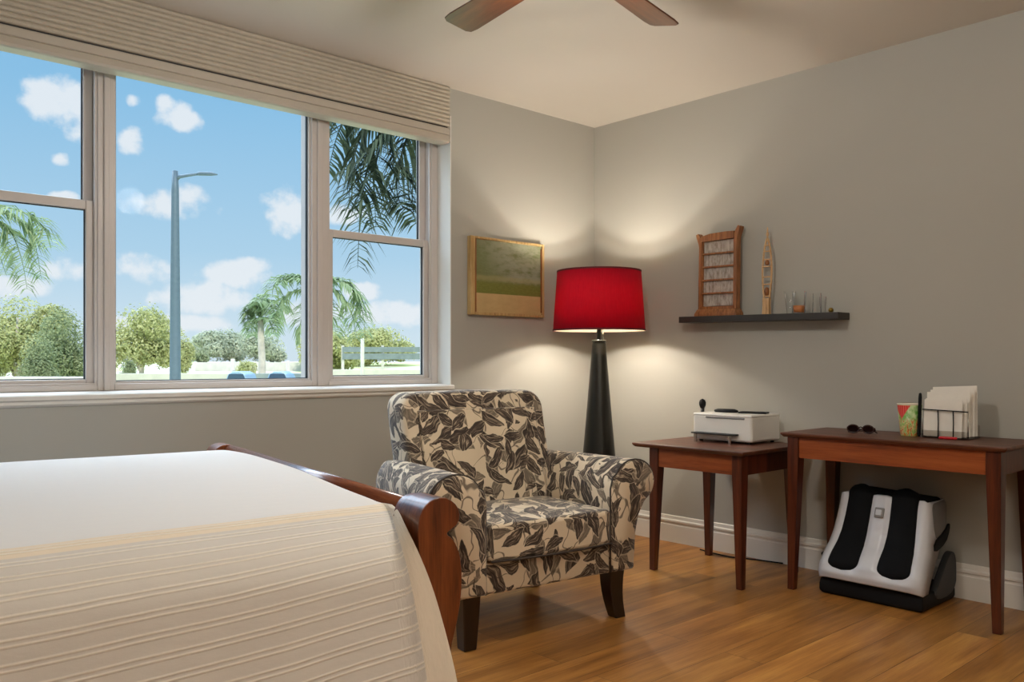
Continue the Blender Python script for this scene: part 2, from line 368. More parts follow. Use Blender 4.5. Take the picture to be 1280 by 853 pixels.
def ground_mat():
    q = N('garden_ground'); q.set(.9, spec=.1); n1 = q.tex(.09, 5, .6); n2 = q.tex(.8, 4)
    g = q.mix(n2, lin((176, 186, 120)), lin((206, 208, 150))); s = q.mix(n2, lin((206, 198, 182)), lin((236, 230, 218)))
    q.col(q.mix(q.rng(n1, .46, .54), g, s)); return q.m
M['ground'] = ground_mat()

# ------------------------------------------------------------------ mesh helpers
def obj(name, bm, mat, parent=None, smooth=False, bevel=0., seg=2, sub=0, loc=None, rot=None, recalc=True):
    if recalc: bmesh.ops.recalc_face_normals(bm, faces=bm.faces)
    me = bpy.data.meshes.new(name); bm.to_mesh(me); bm.free(); o = bpy.data.objects.new(name, me); C.objects.link(o)
    if mat is not None: me.materials.append(mat)
    if parent is not None: o.parent = parent
    if loc: o.location = loc
    if rot: o.rotation_euler = rot
    if bevel:
        b = o.modifiers.new('bevel', 'BEVEL'); b.width = bevel; b.segments = seg; b.limit_method = 'ANGLE'; b.angle_limit = math.radians(35); b.harden_normals = False
    if sub:
        s = o.modifiers.new('sub', 'SUBSURF'); s.levels = s.render_levels = sub
    if smooth or bevel or sub:
        for p in me.polygons: p.use_smooth = True
        if bevel and not smooth:
            w = o.modifiers.new('wn', 'WEIGHTED_NORMAL'); w.keep_sharp = True
    return o
def box(x0, x1, y0, y1, z0, z1, bm=None, taper=None, mtx=None):
    bm = bm or bmesh.new()
    v = [bm.verts.new((x, y, z)) for z in (z0, z1) for x, y in ((x0, y0), (x1, y0), (x1, y1), (x0, y1))]
    if taper:      # (dx0, dx1, dy0, dy1) added to the bottom ring
        for q, (i, j) in zip(v[:4], ((0, 2), (1, 2), (1, 3), (0, 3))): q.co.x += taper[i]; q.co.y += taper[j]
    if mtx is not None:
        for q in v: q.co = mtx @ q.co
    for f in ((3,2,1,0), (4,5,6,7), (0,1,5,4), (1,2,6,5), (2,3,7,6), (3,0,4,7)): bm.faces.new([v[i] for i in f])
    return bm
def loft(rings, bm=None, cap=True, close=False):
    bm = bm or bmesh.new(); R = [[bm.verts.new(p) for p in r] for r in rings]; n = len(R[0])
    pairs = list(zip(R, R[1:])) + ([(R[-1], R[0])] if close else [])
    for a, b in pairs:
        for i in range(n): bm.faces.new((a[i], a[(i+1) % n], b[(i+1) % n], b[i]))
    if cap and not close:
        bm.faces.new(R[0][::-1]); bm.faces.new(R[-1])
    return bm
def lathe(prof, n=40, bm=None, cx=0, cy=0, cap=True):
    return loft([[(cx+r*math.cos(2*PI*i/n), cy+r*math.sin(2*PI*i/n), z) for i in range(n)] for r, z in prof], bm, cap)
def tube(pts, r, n=8, bm=None, closed=False):
    pts = [Vector(p) for p in pts]; rings = []; up = Vector((0, 0, 1)); prev = None
    for i, p in enumerate(pts):
        if closed: t = (pts[(i+1) % len(pts)] - pts[i-1]).normalized()
        else: t = (pts[min(i+1, len(pts)-1)] - pts[max(i-1, 0)]).normalized()
        if prev is None: a = t.cross(up if abs(t.z) < .9 else Vector((1, 0, 0))).normalized()
        else: a = (prev - t*prev.dot(t)).normalized()
        prev = a; b = t.cross(a); rr = r[i] if isinstance(r, (list, tuple)) else r
        rings.append([p + rr*(math.cos(2*PI*k/n)*a + math.sin(2*PI*k/n)*b) for k in range(n)])
    return loft(rings, bm, cap=not closed, close=closed)
def prism(poly, a0, a1, axis='y', bm=None):
    f = {'y': lambda p, a: (p[0], a, p[1]), 'x': lambda p, a: (a, p[0], p[1]), 'z': lambda p, a: (p[0], p[1], a)}[axis]
    return loft([[f(p, a0) for p in poly], [f(p, a1) for p in poly]], bm)
def arc(cx, cy, r, a0, a1, n, ry=None):
    ry = ry or r
    return [(cx + r*math.cos(math.radians(a0+(a1-a0)*i/n)), cy + ry*math.sin(math.radians(a0+(a1-a0)*i/n))) for i in range(n+1)]
def smooth_poly(pts, it=2, closed=True):
    for _ in range(it):
        q = []
        m = len(pts)
        for i in range(m if closed else m-1):
            a, b = pts[i], pts[(i+1) % m]
            q += [tuple(.75*x+.25*y for x, y in zip(a, b)), tuple(.25*x+.75*y for x, y in zip(a, b))]
        pts = q if closed else [pts[0]] + q + [pts[-1]]
    return pts
def tag(o, label, cat, group=None, kind=None):
    o['label'] = label; o['category'] = cat
    if group: o['group'] = group
    if kind: o['kind'] = kind
    return o
def thing(name, label, cat, loc=(0,0,0), rz=0., group=None, rot=None):
    o = bpy.data.objects.new(name, None); C.objects.link(o); o.location = loc; o.rotation_euler = rot or (0, 0, rz); o.empty_display_size = .1
    return tag(o, label, cat, group)
def struct(name, bm, mat, parent=None, label=None, **k):
    o = obj(name, bm, mat, parent, **k)
    if parent is None: o['kind'] = 'structure'
    if label: o['label'] = label
    return o

# ------------------------------------------------------------------ room shell
CH = 2.657; XW, YB = -5.7, -5.4
struct('floor', box(XW-.12, .12, YB-.12, .25, -.06, 0), M['floor'], label='warm brown wood plank floor')
struct('ceiling', box(XW-.12, .12, YB-.12, .25, CH, CH+.12), M['ceiling'], label='plain off-white ceiling')
struct('wall_right', box(0, .12, YB, .25, 0, CH), M['wall'], label='grey-beige wall with the floating shelf')
struct('wall_left', box(XW-.12, XW, YB, .25, 0, CH), M['wall'], label='grey-beige wall behind the bed head')
struct('wall_back', box(XW, 0, YB-.12, YB, 0, CH), M['wall'], label='grey-beige wall behind the viewer')
OX0, OX1, OZ0, OZ1 = -3.96, -1.211, .945, 2.50
def wall_window():
    bm = box(OX1, 0, 0, .25, 0, CH); box(XW, OX0, 0, .25, 0, CH, bm)
    box(OX0, OX1, 0, .25, 0, OZ0, bm); box(OX0, OX1, 0, .25, OZ1, CH, bm); return bm
struct('wall_front', wall_window(), M['wall'], label='grey-beige wall around the wide window')
# moulded baseboards
def base_profile():
    return [(0, 0), (.016, 0), (.016, .105), (.012, .110), (.012, .118), (.019, .124), (.019, .134), (.010, .140), (.008, .158), (.004, .162), (0, .162)]
struct('baseboard_right', prism([(-x, z) for x, z in base_profile()], YB, 0), M['trim'], label='white moulded baseboard along the shelf wall')
struct('baseboard_front', prism([(-x, z) for x, z in base_profile()], XW, 0, 'x'), M['trim'], label='white moulded baseboard under the window')
# window sill board with stepped apron
def sill():
    prof = [(.13, .945), (.13, .972), (-.022, .966), (-.030, .960), (-.030, .944), (-.022, .940), (-.016, .938), (-.018, .926), (-.010, .918), (0, .915), (0, .945)]
    return prism(prof, OX0-.02, OX1+.004, 'x')
struct('trim_1', sill(), M['trim'], label='white stepped sill board under the window')
# white reveal of the opening (right jamb)
bm = box(OX1-.006, OX1, -.002, .125, .966, OZ1); struct('trim_2', bm, M['trim'], label='white jamb lining at the right side of the window')
bm = box(OX0, OX0+.006, -.002, .125, .966, OZ1); struct('trim_3', bm, M['trim'], label='white jamb lining at the left side of the window')

def frame_ring(x0, x1, z0, z1, w, y0, y1, bm=None, wl=None, wr=None, wb=None, wt=None):
    bm = bm or bmesh.new(); wl = wl or w; wr = wr or w; wb = wb or w; wt = wt or w
    box(x0, x0+wl, y0, y1, z0, z1, bm); box(x1-wr, x1, y0, y1, z0, z1, bm)
    box(x0+wl, x1-wr, y0, y1, z0, z0+wb, bm); box(x0+wl, x1-wr, y0, y1, z1-wt, z1, bm); return bm
ZB, ZT = .972, 2.49
def double_hung(n, x0, x1, label, fr=.042):
    w = obj('window_%d' % n, frame_ring(x0, x1, ZB, ZT, fr, .12, .24, wb=.024), M['vinyl'], bevel=.004)
    w['kind'] = 'structure'; w['label'] = label
    a0, a1 = x0+fr, x1-fr
    obj('window_stop', frame_ring(a0-.002, a1+.002, ZB+.022, ZT-.04, .012, .128, .142), M['vinyl'], w, bevel=.002)
    for nm, z0, z1, y0, br in (('lower_sash', ZB+.024, 1.80, .145, .026), ('upper_sash', 1.765, ZT-.042, .185, .034)):
        s = obj(nm, frame_ring(a0, a1, z0, z1, .040, y0, y0+.035, wb=br, wt=.040 if nm == 'lower_sash' else .03), M['vinyl'], w, bevel=.004)
        obj('gasket', frame_ring(a0+.038, a1-.038, z0+br-.002, z1-.038, .006, y0+.012, y0+.024), M['gasket'], s)
        obj('pane', box(a0+.042, a1-.042, y0+.016, y0+.020, z0+br+.002, z1-.04), M['pane'], s)
    return w
double_hung(1, -3.93, -3.030, 'left sash window with a cross rail', .030)
double_hung(3, -1.97, -1.215, 'right sash window with a cross rail next to the wall')
w2 = obj('window_2', frame_ring(-3.02, -1.995, ZB, ZT, .030, .12, .24, wb=.030), M['vinyl'], bevel=.004); w2['kind'] = 'structure'; w2['label'] = 'wide middle fixed window'
obj('glazing_bead', frame_ring(-2.992, -2.023, ZB+.028, ZT-.028, .012, .135, .16), M['vinyl'], w2, bevel=.002)
obj('gasket', frame_ring(-2.981, -2.034, ZB+.038, ZT-.04, .006, .15, .165), M['gasket'], w2)
obj('pane', box(-2.976, -2.039, .156, .160, ZB+.042, ZT-.044), M['pane'], w2)
bm = box(-3.036, -3.014, .108, .24, ZB, ZT); struct('trim_4', bm, M['vinyl'], bevel=.004, label='mullion between left and middle window')
bm = box(-1.998, -1.968, .108, .24, ZB, ZT); struct('trim_5', bm, M['vinyl'], bevel=.004, label='mullion between middle and right window')

# pleated shade, raised and stacked under the ceiling
sh = thing('pleated_shade', 'wide beige pleated window shade raised to the ceiling', 'window shade', (-2.6, 0, CH))
def pleats():
    z0, z1 = 2.430-CH, 0; n = 10; pr = []
    for i in range(n):
        a = z1 + (z0-z1)*i/n; b = z1 + (z0-z1)*(i+1)/n; m_ = (a+b)/2
        pr += [(-.017, a), (-.024, a+(m_-a)*.4), (-.027, m_), (-.024, m_+(b-m_)*.6)]
    pr += [(-.017, z0), (.07, z0), (.07, z1)]
    return prism(pr, -3.98+2.6, -1.238+2.6, 'x')
obj('pleated_cloth', pleats(), M['blind'], sh)
rl = [(-.020, 2.421), (-.026, 2.416), (-.026, 2.384), (-.021, 2.380), (-.026, 2.376), (-.029, 2.350), (-.026, 2.340), (-.014, 2.336), (.05, 2.336), (.05, 2.421)]
o = obj('bottom_rail', prism([(a, z-CH) for a, z in rl], -3.98+2.6, -1.240+2.6, 'x'), M['blind_rail'], sh)
obj('end_cap', prism([(-.024, 2.418-CH), (-.012, 2.38-CH), (-.026, 2.34-CH), (.05, 2.338-CH), (.05, 2.418-CH)], -1.240+2.6, -1.236+2.6, 'x'), M['black'], sh)
obj('dark_gap', box(-3.98+2.6, -1.242+2.6, -.008, .06, 2.420-CH, 2.431-CH), M['charcoal'], sh)

# ------------------------------------------------------------------ bed
BR = -math.radians(6.0)
bed = thing('bed', 'mahogany sleigh bed with scrolled footboard beside the armchair', 'bed', (-2.97, -2.2, 0), BR)
def post_poly():
    p = [(-.050, .60), (-.054, .68), (-.054, .725), (-.040, .757), (-.018, .772), (.014, .776), (.044, .762), (.062, .737), (.058, .708), (.034, .694), (.022, .686), (.040, .674),
         (.052, .655), (.062, .630), (.068, .578), (.064, .520), (.052, .465), (.036, .41), (.022, .33), (.018, .22), (.026, .12), (.044, .05), (.048, 0),
         (-.044, 0), (-.048, .06), (-.060, .18), (-.058, .35), (-.050, .50)]
    return p
def rail_poly():
    return [(-.012, .50), (-.014, .66), (-.010, .735), (-.002, .756), (.018, .766), (.040, .760), (.054, .742), (.050, .718), (.034, .706), (.026, .66), (.024, .50), (.016, .34), (.004, .2), (-.016, .2), (-.014, .36)]
pp = smooth_poly(post_poly()[:22], 1, False) + post_poly()[22:]
fp0 = obj('footboard_post', prism(pp, 0, .105), M['bed_wood'], bed, bevel=.007, seg=3)
obj('footboard_post', prism(pp, 1.60, 1.70), M['bed_wood'], bed, bevel=.007, seg=3)
obj('scroll_cap', prism([(x*.93+.001, .70+(z-.70)*.93) for x, z in smooth_poly(post_poly()[1:12], 2, False)], .104, .135), M['bed_wood'], fp0, bevel=.008, seg=3)
bm = prism(smooth_poly(rail_poly(), 1), .13, 1.60)
for v in bm.verts: v.co.z -= .024*(1-(v.co.y-.13)/1.47) - .008
obj('footboard_rail', bm, M['bed_wood_y'], bed, smooth=True)
def side_rail(w0): return box(-2.08, -.08, w0, w0+.03, .2, .36)
obj('side_rail', side_rail(.26), M['bed_wood_y'], bed, bevel=.004); obj('side_rail', side_rail(1.52), M['bed_wood_y'], bed, bevel=.004)
hb = [(-2.08-x*1.1, z*1.45) for x, z in smooth_poly(rail_poly(), 1)]
obj('headboard', prism(hb, .1, 1.6), M['bed_wood_y'], bed, smooth=True)
for w0 in (0, 1.60): obj('headboard_post', prism([(-2.08-x*1.1, z*1.45) for x, z in pp], w0, w0+.1), M['bed_wood'], bed, bevel=.006)
obj('mattress', box(-2.02, -.09, .24, 1.54, .34, .70), M['white_plastic'] if False else plain('mattress_ticking', (225, 220, 210), .9), bed, bevel=.05, seg=4)

def bedspread():
    bm = bmesh.new(); uvl = bm.loops.layers.uv.new('UVMap'); uvs = {}
    def nz(u, w, s=2.2, a=.006): return a*noise.noise(Vector((u*s, w*s, 3.1)))
    CT = [(.735, .172, -.040), (.715, .15, -.052), (.696, .10, -.070), (.671, .04, -.088), (.632, .0, -.096), (.561, -.015, -.090), (.481, -.030, -.086), (.37, -.050, -.079), (.287, -.060, -.074), (.0, -.075, -.066)]
    def crease(z):
        for (z1, w1, u1), (z2, w2, u2) in zip(CT, CT[1:]):
            if z >= z2: f = max(0, min(1, (z1-z)/(z1-z2))); return w1+(w2-w1)*f, u1+(u2-u1)*f
        return CT[-1][1:]
    cols = []
    NU = 60
    for i in range(NU+1):
        u = -2.04 + (2.04-.035)*i/NU
        g = (u+2.04)/2.005
        prof = []   # (w, z, du)
        prof += [(1.66, .12), (1.65, .35), (1.635, .62), (1.62, .72), (1.59, .758)]
        for k in range(1, 15):
            t = k/15; w = 1.57 - t*(1.57-.235)
            z = .768 + .010*math.sin(PI*min(1, t*1.1)) - .030*t**2 + nz(u, w)*1.3 + .006*math.sin(g*5+1)*t
            prof.append((w, z))
        we, ze = .225, .737 - .012*(1-g) + nz(u, 0, 3, .007)
        prof += [(we, ze), (we-.022, ze-.006), (we-.040, ze-.020), (we-.050, ze-.042)]
        # hanging side, flaring towards the viewer with soft folds
        for k in range(1, 17):
            t = k/16; z = ze-.042 - t*(ze-.042-.05)
            fold = .012*t*math.sin(u*9+.6) + .010*t*math.sin(u*17+2)
            prof.append((we-.050 - .030*t - (.06 if g > .9 else .06+.03*(1-g))*t*t + fold*(1-.7*max(0, g-.8)*5), z))
        kk = max(0., min(1., (g-.74)/.26)); kk = kk*kk*(3-2*kk); kw = .42 + .58*max(0., (g-.25)/.75)**1.6; cc = []
        for k_, (w, z) in enumerate(prof):
            if k_ > 20:
                cw, cu = crease(z); d_ = kk*min(1, (k_-20)/2)
                w += (cw-w)*kw*min(1, (k_-20)/2); uu_ = u + (cu+.035)*d_
            else: uu_ = u
            cc.append((uu_, w, z))
        cols.append(cc)
    def add(u, w, z, uu, vv):
        v = bm.verts.new((u, w, z)); uvs[v] = (uu, vv); return v
    G = []
    for c in cols:
        col = []; acc = 0; ds = [0]
        for a, b in zip(c, c[1:]):
            acc += math.dist(a, b); ds.append(acc)
        v0 = ds[19]         # arc length at the fold over the near edge
        for p, d in zip(c, ds): col.append(add(*p, p[0], d-v0))
        G.append(col)
    # foot end: top rolls down behind the footboard rail
    for du, dz in ((.007, -.004), (.012, -.014), (.014, -.05), (.014, -.20)):
        col = []
        for k, p in enumerate(cols[-1][:23]):
            col.append(add(p[0]+du, p[1], p[2]+dz if k > 3 else min(p[2], p[2]+dz), p[0]+du-.0, uvs[G[NU][k]][1]))
        G.append(col)
    for a, b in zip(G, G[1:]):
        for k in range(min(len(a), len(b))-1): bm.faces.new((a[k], a[k+1], b[k+1], b[k]))
    # the loose corner: a flap that falls in front of the footboard post
    cr = cols[-1]; FL = [G[NU][19:]]; nr = len(cr)-19
    TIP = [(-.030, .172, .738), (-.044, .12, .737), (-.064, .06, .729), (-.078, .02, .716), (-.076, -.012, .694), (-.062, -.022, .657), (-.040, -.032, .600), (-.024, -.042, .544),
           (-.013, -.052, .489), (-.004, -.062, .443), (.010, -.080, .357), (.018, -.092, .25), (.022, -.096, .05)]
    TIP = [Vector(p) for p in smooth_poly(TIP, 1, False)]
    cum = [0]
    for p, q_ in zip(TIP, TIP[1:]): cum.append(cum[-1] + (q_-p).length)
    def tip_at(f):
        d = f*cum[-1]
        for i in range(len(cum)-1):
            if d <= cum[i+1]: return TIP[i].lerp(TIP[i+1], (d-cum[i])/max(1e-9, cum[i+1]-cum[i]))
        return TIP[-1].copy()
    for j in range(1, 15):
        s = j/14; col = []
        for k in range(nr):
            c0 = Vector(cr[19+k]); f = k/(nr-1); tp = tip_at(f)
            if s <= .6:
                q = s/.6; p = c0.lerp(tp, q); wd = (tp-c0).length
                p += Vector((.05, -.03, 0))*wd*math.sin(q*PI) + Vector((0, .006*math.sin(11*f+5*q)*q*f, 0))
            else:
                q = (s-.6)/.4; p = tp.lerp(c0, q*.55) + Vector((.006, .010, -.004))*min(1, q*4)*f
            col.append(add(p.x, p.y, p.z, 10.5+s, uvs[G[NU][19+k]][1]))
        FL.append(col)
    for a, b in zip(FL, FL[1:]):
        for k in range(len(a)-1): bm.faces.new((a[k], a[k+1], b[k+1], b[k]))
    bmesh.ops.remove_doubles(bm, verts=bm.verts, dist=.0002)
    for f in bm.faces:
        for l in f.loops: l[uvl].uv = uvs.get(l.vert, (0, 0))
    bmesh.ops.recalc_face_normals(bm, faces=bm.faces)
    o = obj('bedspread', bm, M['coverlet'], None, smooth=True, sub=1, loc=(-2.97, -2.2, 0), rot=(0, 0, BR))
    return tag(o, 'off-white ribbed cotton bedspread draped over the bed', 'bedspread')
bedspread()

# ------------------------------------------------------------------ armchair
ch = thing('armchair', 'rolled-arm armchair in brown and cream leaf print fabric with dark legs', 'armchair', (-1.79, -1.38, 0), -math.radians(7.9))
fab = M['leaf']
def rbox(x0, x1, y0, y1, z0, z1, n=6):
    bm = box(x0, x1, y0, y1, z0, z1); bmesh.ops.subdivide_edges(bm, edges=bm.edges, cuts=n, use_grid_fill=True); return bm
obj('seat_base', box(-.425, .425, -.005, .66, .20, .325), fab, ch, bevel=.018, seg=4)
def arm_profile(s=1, k=1.0):
    p = [(.312, .205), (.312, .56), (.326, .61)] + arc(.447, .585, .112, 158, -38, 16, .094)
    p += [(.498, .498), (.462, .440), (.442, .36), (.432, .205)]
    cx, cz = .41, .45
    return [(s*(cx+(x-cx)*k), cz+(z-cz)*k) for x, z in p]
for s in (-1, 1):
    rings = []
    for y, k in ((-.030, .93), (-.026, .965), (-.016, .99), (0, 1.), (.06, 1.), (.2, 1.0), (.4, .995), (.56, .98), (.66, .93), (.70, .8)):
        rings.append([(x if abs(x) < .33 else s*(.33+(abs(x)-.33)*(1-.48*min(1, max(0, y)/.62))), y, z) for x, z in arm_profile(s, k)])
    ar = obj('arm', loft(rings), fab, ch, smooth=True)
    w = smooth_poly([(x, -.017, z) for x, z in arm_profile(s, .995)], 0)
    obj('piping', tube([(x, -.016, z) for x, z in arm_profile(s, .992)][:-1], .0042, 6), M['welt'], ar, smooth=True)
def cushion():
    bm = rbox(-.309, .309, -.035, .46, .332, .476, 7)
    for v in bm.verts:
        x, y = v.co.x/.309, (v.co.y-.21)/.25
        if v.co.z > .40: v.co.z += .022*(1-x*x)*(1-y*y)
        v.co.x *= 1 - .02*abs(y)**4; 
        if v.co.y < 0: v.co.y -= .015*(1-x*x)
    return bm
cu = obj('seat_cushion', cushion(), fab, ch, bevel=.028, seg=4)
obj('cushion_piping_shade', tube([(-.300, -.040, .337), (-.15, -.052, .335), (0, -.056, .334), (.15, -.052, .335), (.300, -.040, .337)], .0045, 6), M['welt'], cu, smooth=True)  # piping coloured dark to hold the shadow along the cushion seam
def backrest():
    W, H0, H1 = .378, .26, .962; prof = []
    poly = [(-W+.012, H0), (-W+.004, .6), (-W, .84)] + arc(-W+.075, H1-.075, .075, 180, 96, 6) + [(-.2, H1+.002), (0, H1+.005), (.2, H1+.002)] + arc(W-.075, H1-.075, .075, 84, 0, 6) + [(W, .84), (W-.004, .6), (W-.012, H0)]
    rings = []
    T = .175
    for d, k in ((0, .955), (.006, .978), (.022, .994), (.045, 1.0), (T-.04, 1.0), (T-.012, .985), (T, .955)):
        rings.append([(x*k, .445 + d + (z-.46)*.235, .6+(z-.6)*k if z > .3 else z) for x, z in poly])
    return loft(rings)
obj('backrest', backrest(), fab, ch, smooth=True)
def inner_back():
    bm = rbox(-.310, .310, -.02, .05, .44, .885, 8)
    for v in bm.verts:
        x, z = v.co.x/.310, (v.co.z-.67)/.23
        v.co.y = .445 + (v.co.y*1.0) + (v.co.z-.46)*.235 - (.018*(1-x*x)*(1-z*z) if v.co.y < .02 else 0)
    return bm
obj('backrest_pad', inner_back(), fab, ch, bevel=.016, seg=3)
def chair_leg(x, y, sx, sy):
    rings = []
    for t in range(7):
        q = t/6; z = .215*(1-q); h = .040*(1-q)+.028*q; cx = x + sx*(.018*q*q - .006*math.sin(q*PI)); cy = y + sy*(.02*q*q)
        rings.append([(cx+a, cy+b, z) for a, b in ((-h, -h), (h, -h), (h, h), (-h, h))])
    return loft(rings)
for x, y, sx, sy in ((-.365, .035, -.2, -.3), (.365, .035, 1, -.6), (-.36, .62, -1, 1), (.36, .62, 1, 1)):
    obj('leg', chair_leg(x, y, sx, sy), M['espresso'], ch, bevel=.006, seg=3)

# ------------------------------------------------------------------ floor lamp
lx, ly = -.455, -.45
lamp = thing('floor_lamp', 'floor lamp with red drum shade on a tapering black base in the corner', 'lamp', (lx, ly, 0))
prof = [(.001, 0), (.160, 0), (.162, .006), (.158, .02)] + [(.155 - .115*((z-.02)/1.19)**.82 if z > .02 else .155, z) for z in [.05+.05*i for i in range(24)]] + [(.037, 1.212), (.042, 1.216), (.042, 1.226), (.001, 1.228)]
obj('base', lathe(prof, 56), M['lamp_black'], lamp, smooth=True)
obj('stem', lathe([(.001, 1.222), (.013, 1.222), (.013, 1.34), (.020, 1.342), (.020, 1.39), (.001, 1.392)], 20), M['lamp_black'], lamp, smooth=True)
obj('chrome_neck', tube([(.016, -.016, 1.222), (.016, -.016, 1.30)], .006, 10), M['chrome'], lamp, smooth=True)
R0, R1, Z0, Z1 = .272, .247, 1.280, 1.634
ring = []
def shade_shell(r0, r1, z0, z1, th):
    n = 72; rs = []
    for r_, z_ in ((r0, z0), (r0+(r1-r0)*.5, (z0+z1)/2), (r1, z1), (r1-th, z1), (r0+(r1-r0)*.5-th, (z0+z1)/2), (r0-th, z0)):
        rs.append([(r_*math.cos(2*PI*i/n), r_*math.sin(2*PI*i/n), z_) for i in range(n)])
    return loft(rs, close=True)
ls_ = obj('lamp_shade', shade_shell(R0, R1, Z0, Z1, .0015), M['shade_red'], lamp, smooth=True)
obj('shade_lining', shade_shell(R0-.0022, R1-.0022, Z0+.001, Z1-.001, .0012), M['shade_white'], ls_, smooth=True)
for r_, z_ in ((R0+.001, Z0+.004), (R1+.001, Z1-.004)):
    obj('shade_trim', lathe([(r_-.003, z_-.005), (r_+.0012, z_-.005), (r_+.0012, z_+.005), (r_-.003, z_+.005)], 72, cap=False), M['shade_trim'], ls_, smooth=False)
def spider():
    bm = bmesh.new()
    for k in range(3):
        a = k*2*PI/3+.5; tube([(.02*math.cos(a), .02*math.sin(a), 1.52), ((R1-.004)*math.cos(a), (R1-.004)*math.sin(a), 1.618)], .002, 6, bm)
    return tube([(0, 0, 1.39), (.05, 0, 1.42), (.05, 0, 1.50), (0, 0, 1.53)], .002, 6, bm)
obj('shade_harp', spider(), M['chrome'], ls_)
q = N('lamp_bulb'); q.b.inputs['Emission Color'].default_value = (1, .80, .56, 1); q.b.inputs['Emission Strength'].default_value = 8; q.set(.4); M['bulb'] = q.m
obj('light_bulb', lathe([(.001, 1.385), (.014, 1.39), (.018, 1.41), (.030, 1.44), (.030, 1.46), (.018, 1.482), (.001, 1.487)], 20), M['bulb'], lamp, smooth=True)
for z_, e_ in ((1.405, 54), (1.485, 17)):       # the two ends of the tall bulb
    bl = light('lamp_bulb_light', 'POINT', (0, 0, z_), e_, (1, .92, .80), shadow_soft_size=.035); bl.parent = lamp

# ------------------------------------------------------------------ painting on the window wall
pt = thing('painting', 'small framed meadow painting in green and tan hanging by the window', 'painting', (-.797, 0, 1.60))
W, H = .297, .228
obj('canvas', box(-W+.03, W-.015, -.026, -.006, -H+.012, H-.012), M['painting'], pt)
obj('frame', frame_ring(-W, W, -H, H, .034, -.036, -.002, wt=.014, wb=.016, wr=.018), M['frame_gold'], pt, bevel=.003)
obj('inner_frame_bar', box(-W+.034, -W+.044, -.034, -.022, -H+.016, H-.014), M['honey'], pt)
obj('inner_frame_bar', box(W-.026, W-.019, -.034, -.022, -H+.03, H-.03), M['honey'], pt)

# ------------------------------------------------------------------ floating shelf and its ornaments
SHZ = 1.348
def shz(y): return 1.362 + (y+.80)*.0135      # the shelf hangs a touch lower towards the viewer
TILT = math.atan(.0135)
she = obj('floating_shelf', box(-.125, 0, -.49, .49, -.036, 0), M['shelf'], bevel=.003, loc=(0, -1.27, shz(-1.27)), rot=(TILT, 0, 0))
tag(she, 'dark narrow floating shelf on the grey wall above the tables', 'shelf')
cs = thing('carved_wood_case', 'tall honey wood ladder-like case with five pale panels, left on shelf', 'ornament', (-.065, -1.015, shz(-1.015)), 0, rot=(TILT, 0, 0))
HW = .128
obj('base_plinth', loft([[(-.040, -HW-.012, 0), (.035, -HW-.012, 0), (.035, HW+.012, 0), (-.040, HW+.012, 0)], [(-.040, -HW-.012, .014), (.035, -HW-.012, .014), (.035, HW+.012, .014), (-.040, HW+.012, .014)], [(-.030, -HW, .040), (.03, -HW, .040), (.03, HW, .040), (-.030, HW, .040)]]), M['honey'], cs, bevel=.002)
for s in (-1, 1):
    hgt = .50 if s < 0 else .475
    poly = [(s*(HW-.019), .04), (s*HW, .04), (s*(HW-.002), .40), (s*(HW+.002), hgt-.055), (s*(HW+.016), hgt-.018), (s*(HW+.020), hgt), (s*(HW+.004), hgt+.006), (s*(HW-.012), hgt-.02), (s*(HW-.022), hgt-.05), (s*(HW-.019), .42)]
    obj('side_post', prism(poly, -.020, .022, 'x'), M['honey'], cs, bevel=.002)
obj('top_rail', prism([(-HW+.018, .436), (HW-.018, .430), (HW-.018, .462), (.05, .474), (-.05, .478), (-HW+.018, .476)], -.024, .024, 'x'), M['honey'], cs, bevel=.002)
for k in range(5):
    z = .060 + k*.076
    obj('panel', box(.000, .004, -HW+.018, HW-.018, z, z+.070), M['streaked'], cs)
    if k: obj('cross_bar', box(-.016, .006, -HW+.018, HW-.018, z-.009, z+.001), M['honey'], cs, bevel=.002)
for s in (-1, 1): obj('inner_stile', box(-.014, .006, s*(HW-.022)-.003, s*(HW-.022)+.003, .04, .432), M['honey'], cs)
obj('bottom_sill', box(-.024, .016, -HW+.018, HW-.018, .040, .056), M['honey'], cs)
# slim carved openwork spindle
ky = thing('carved_spindle', 'slim pale openwork carved wooden spindle standing on shelf', 'ornament', (-.065, -1.322, shz(-1.322)), 0, rot=(TILT, 0, 0))
def spin(z):      # half width up the spindle
    pts = [(0, .020), (.10, .021), (.17, .030), (.25, .032), (.33, .026), (.38, .018), (.41, .007), (.475, .003)]
    for (a, b), (c, d) in zip(pts, pts[1:]):
        if z <= c: return b + (d-b)*(z-a)/(c-a)
    return .003
obj('foot', prism([(-.022, 0), (.022, 0), (.019, .05), (.022, .09), (-.020, .09), (-.018, .05)], -.012, .012, 'x'), M['bamboo'], ky, bevel=.002)
for s in (-1, 1):
    zs = [.085 + .33*i/14 for i in range(15)]
    obj('side_strand', tube([(0, s*(spin(z)-.004), z) for z in zs], .0056, 8), M['bamboo'], ky, smooth=True)
for z in (.10, .165, .205, .262, .30, .345, .378):
    w = spin(z); obj('cross_piece', box(-.006, .006, -w+.002, w-.002, z-.003, z+.004), M['bamboo'], ky, bevel=.0015)
obj('carved_knot', lathe([(.001, .10), (.010, .106), (.014, .125), (.010, .145), (.001, .150)], 14), M['honey'], ky, smooth=True)
obj('carved_knot', lathe([(.001, .268), (.011, .273), (.013, .283), (.009, .294), (.001, .297)], 14), M['honey'], ky, smooth=True)
obj('tip', lathe([(.007, .40), (.004, .425), (.008, .435), (.008, .442), (.0035, .452), (.005, .462), (.0015, .478)], 12), M['bamboo'], ky, smooth=True)
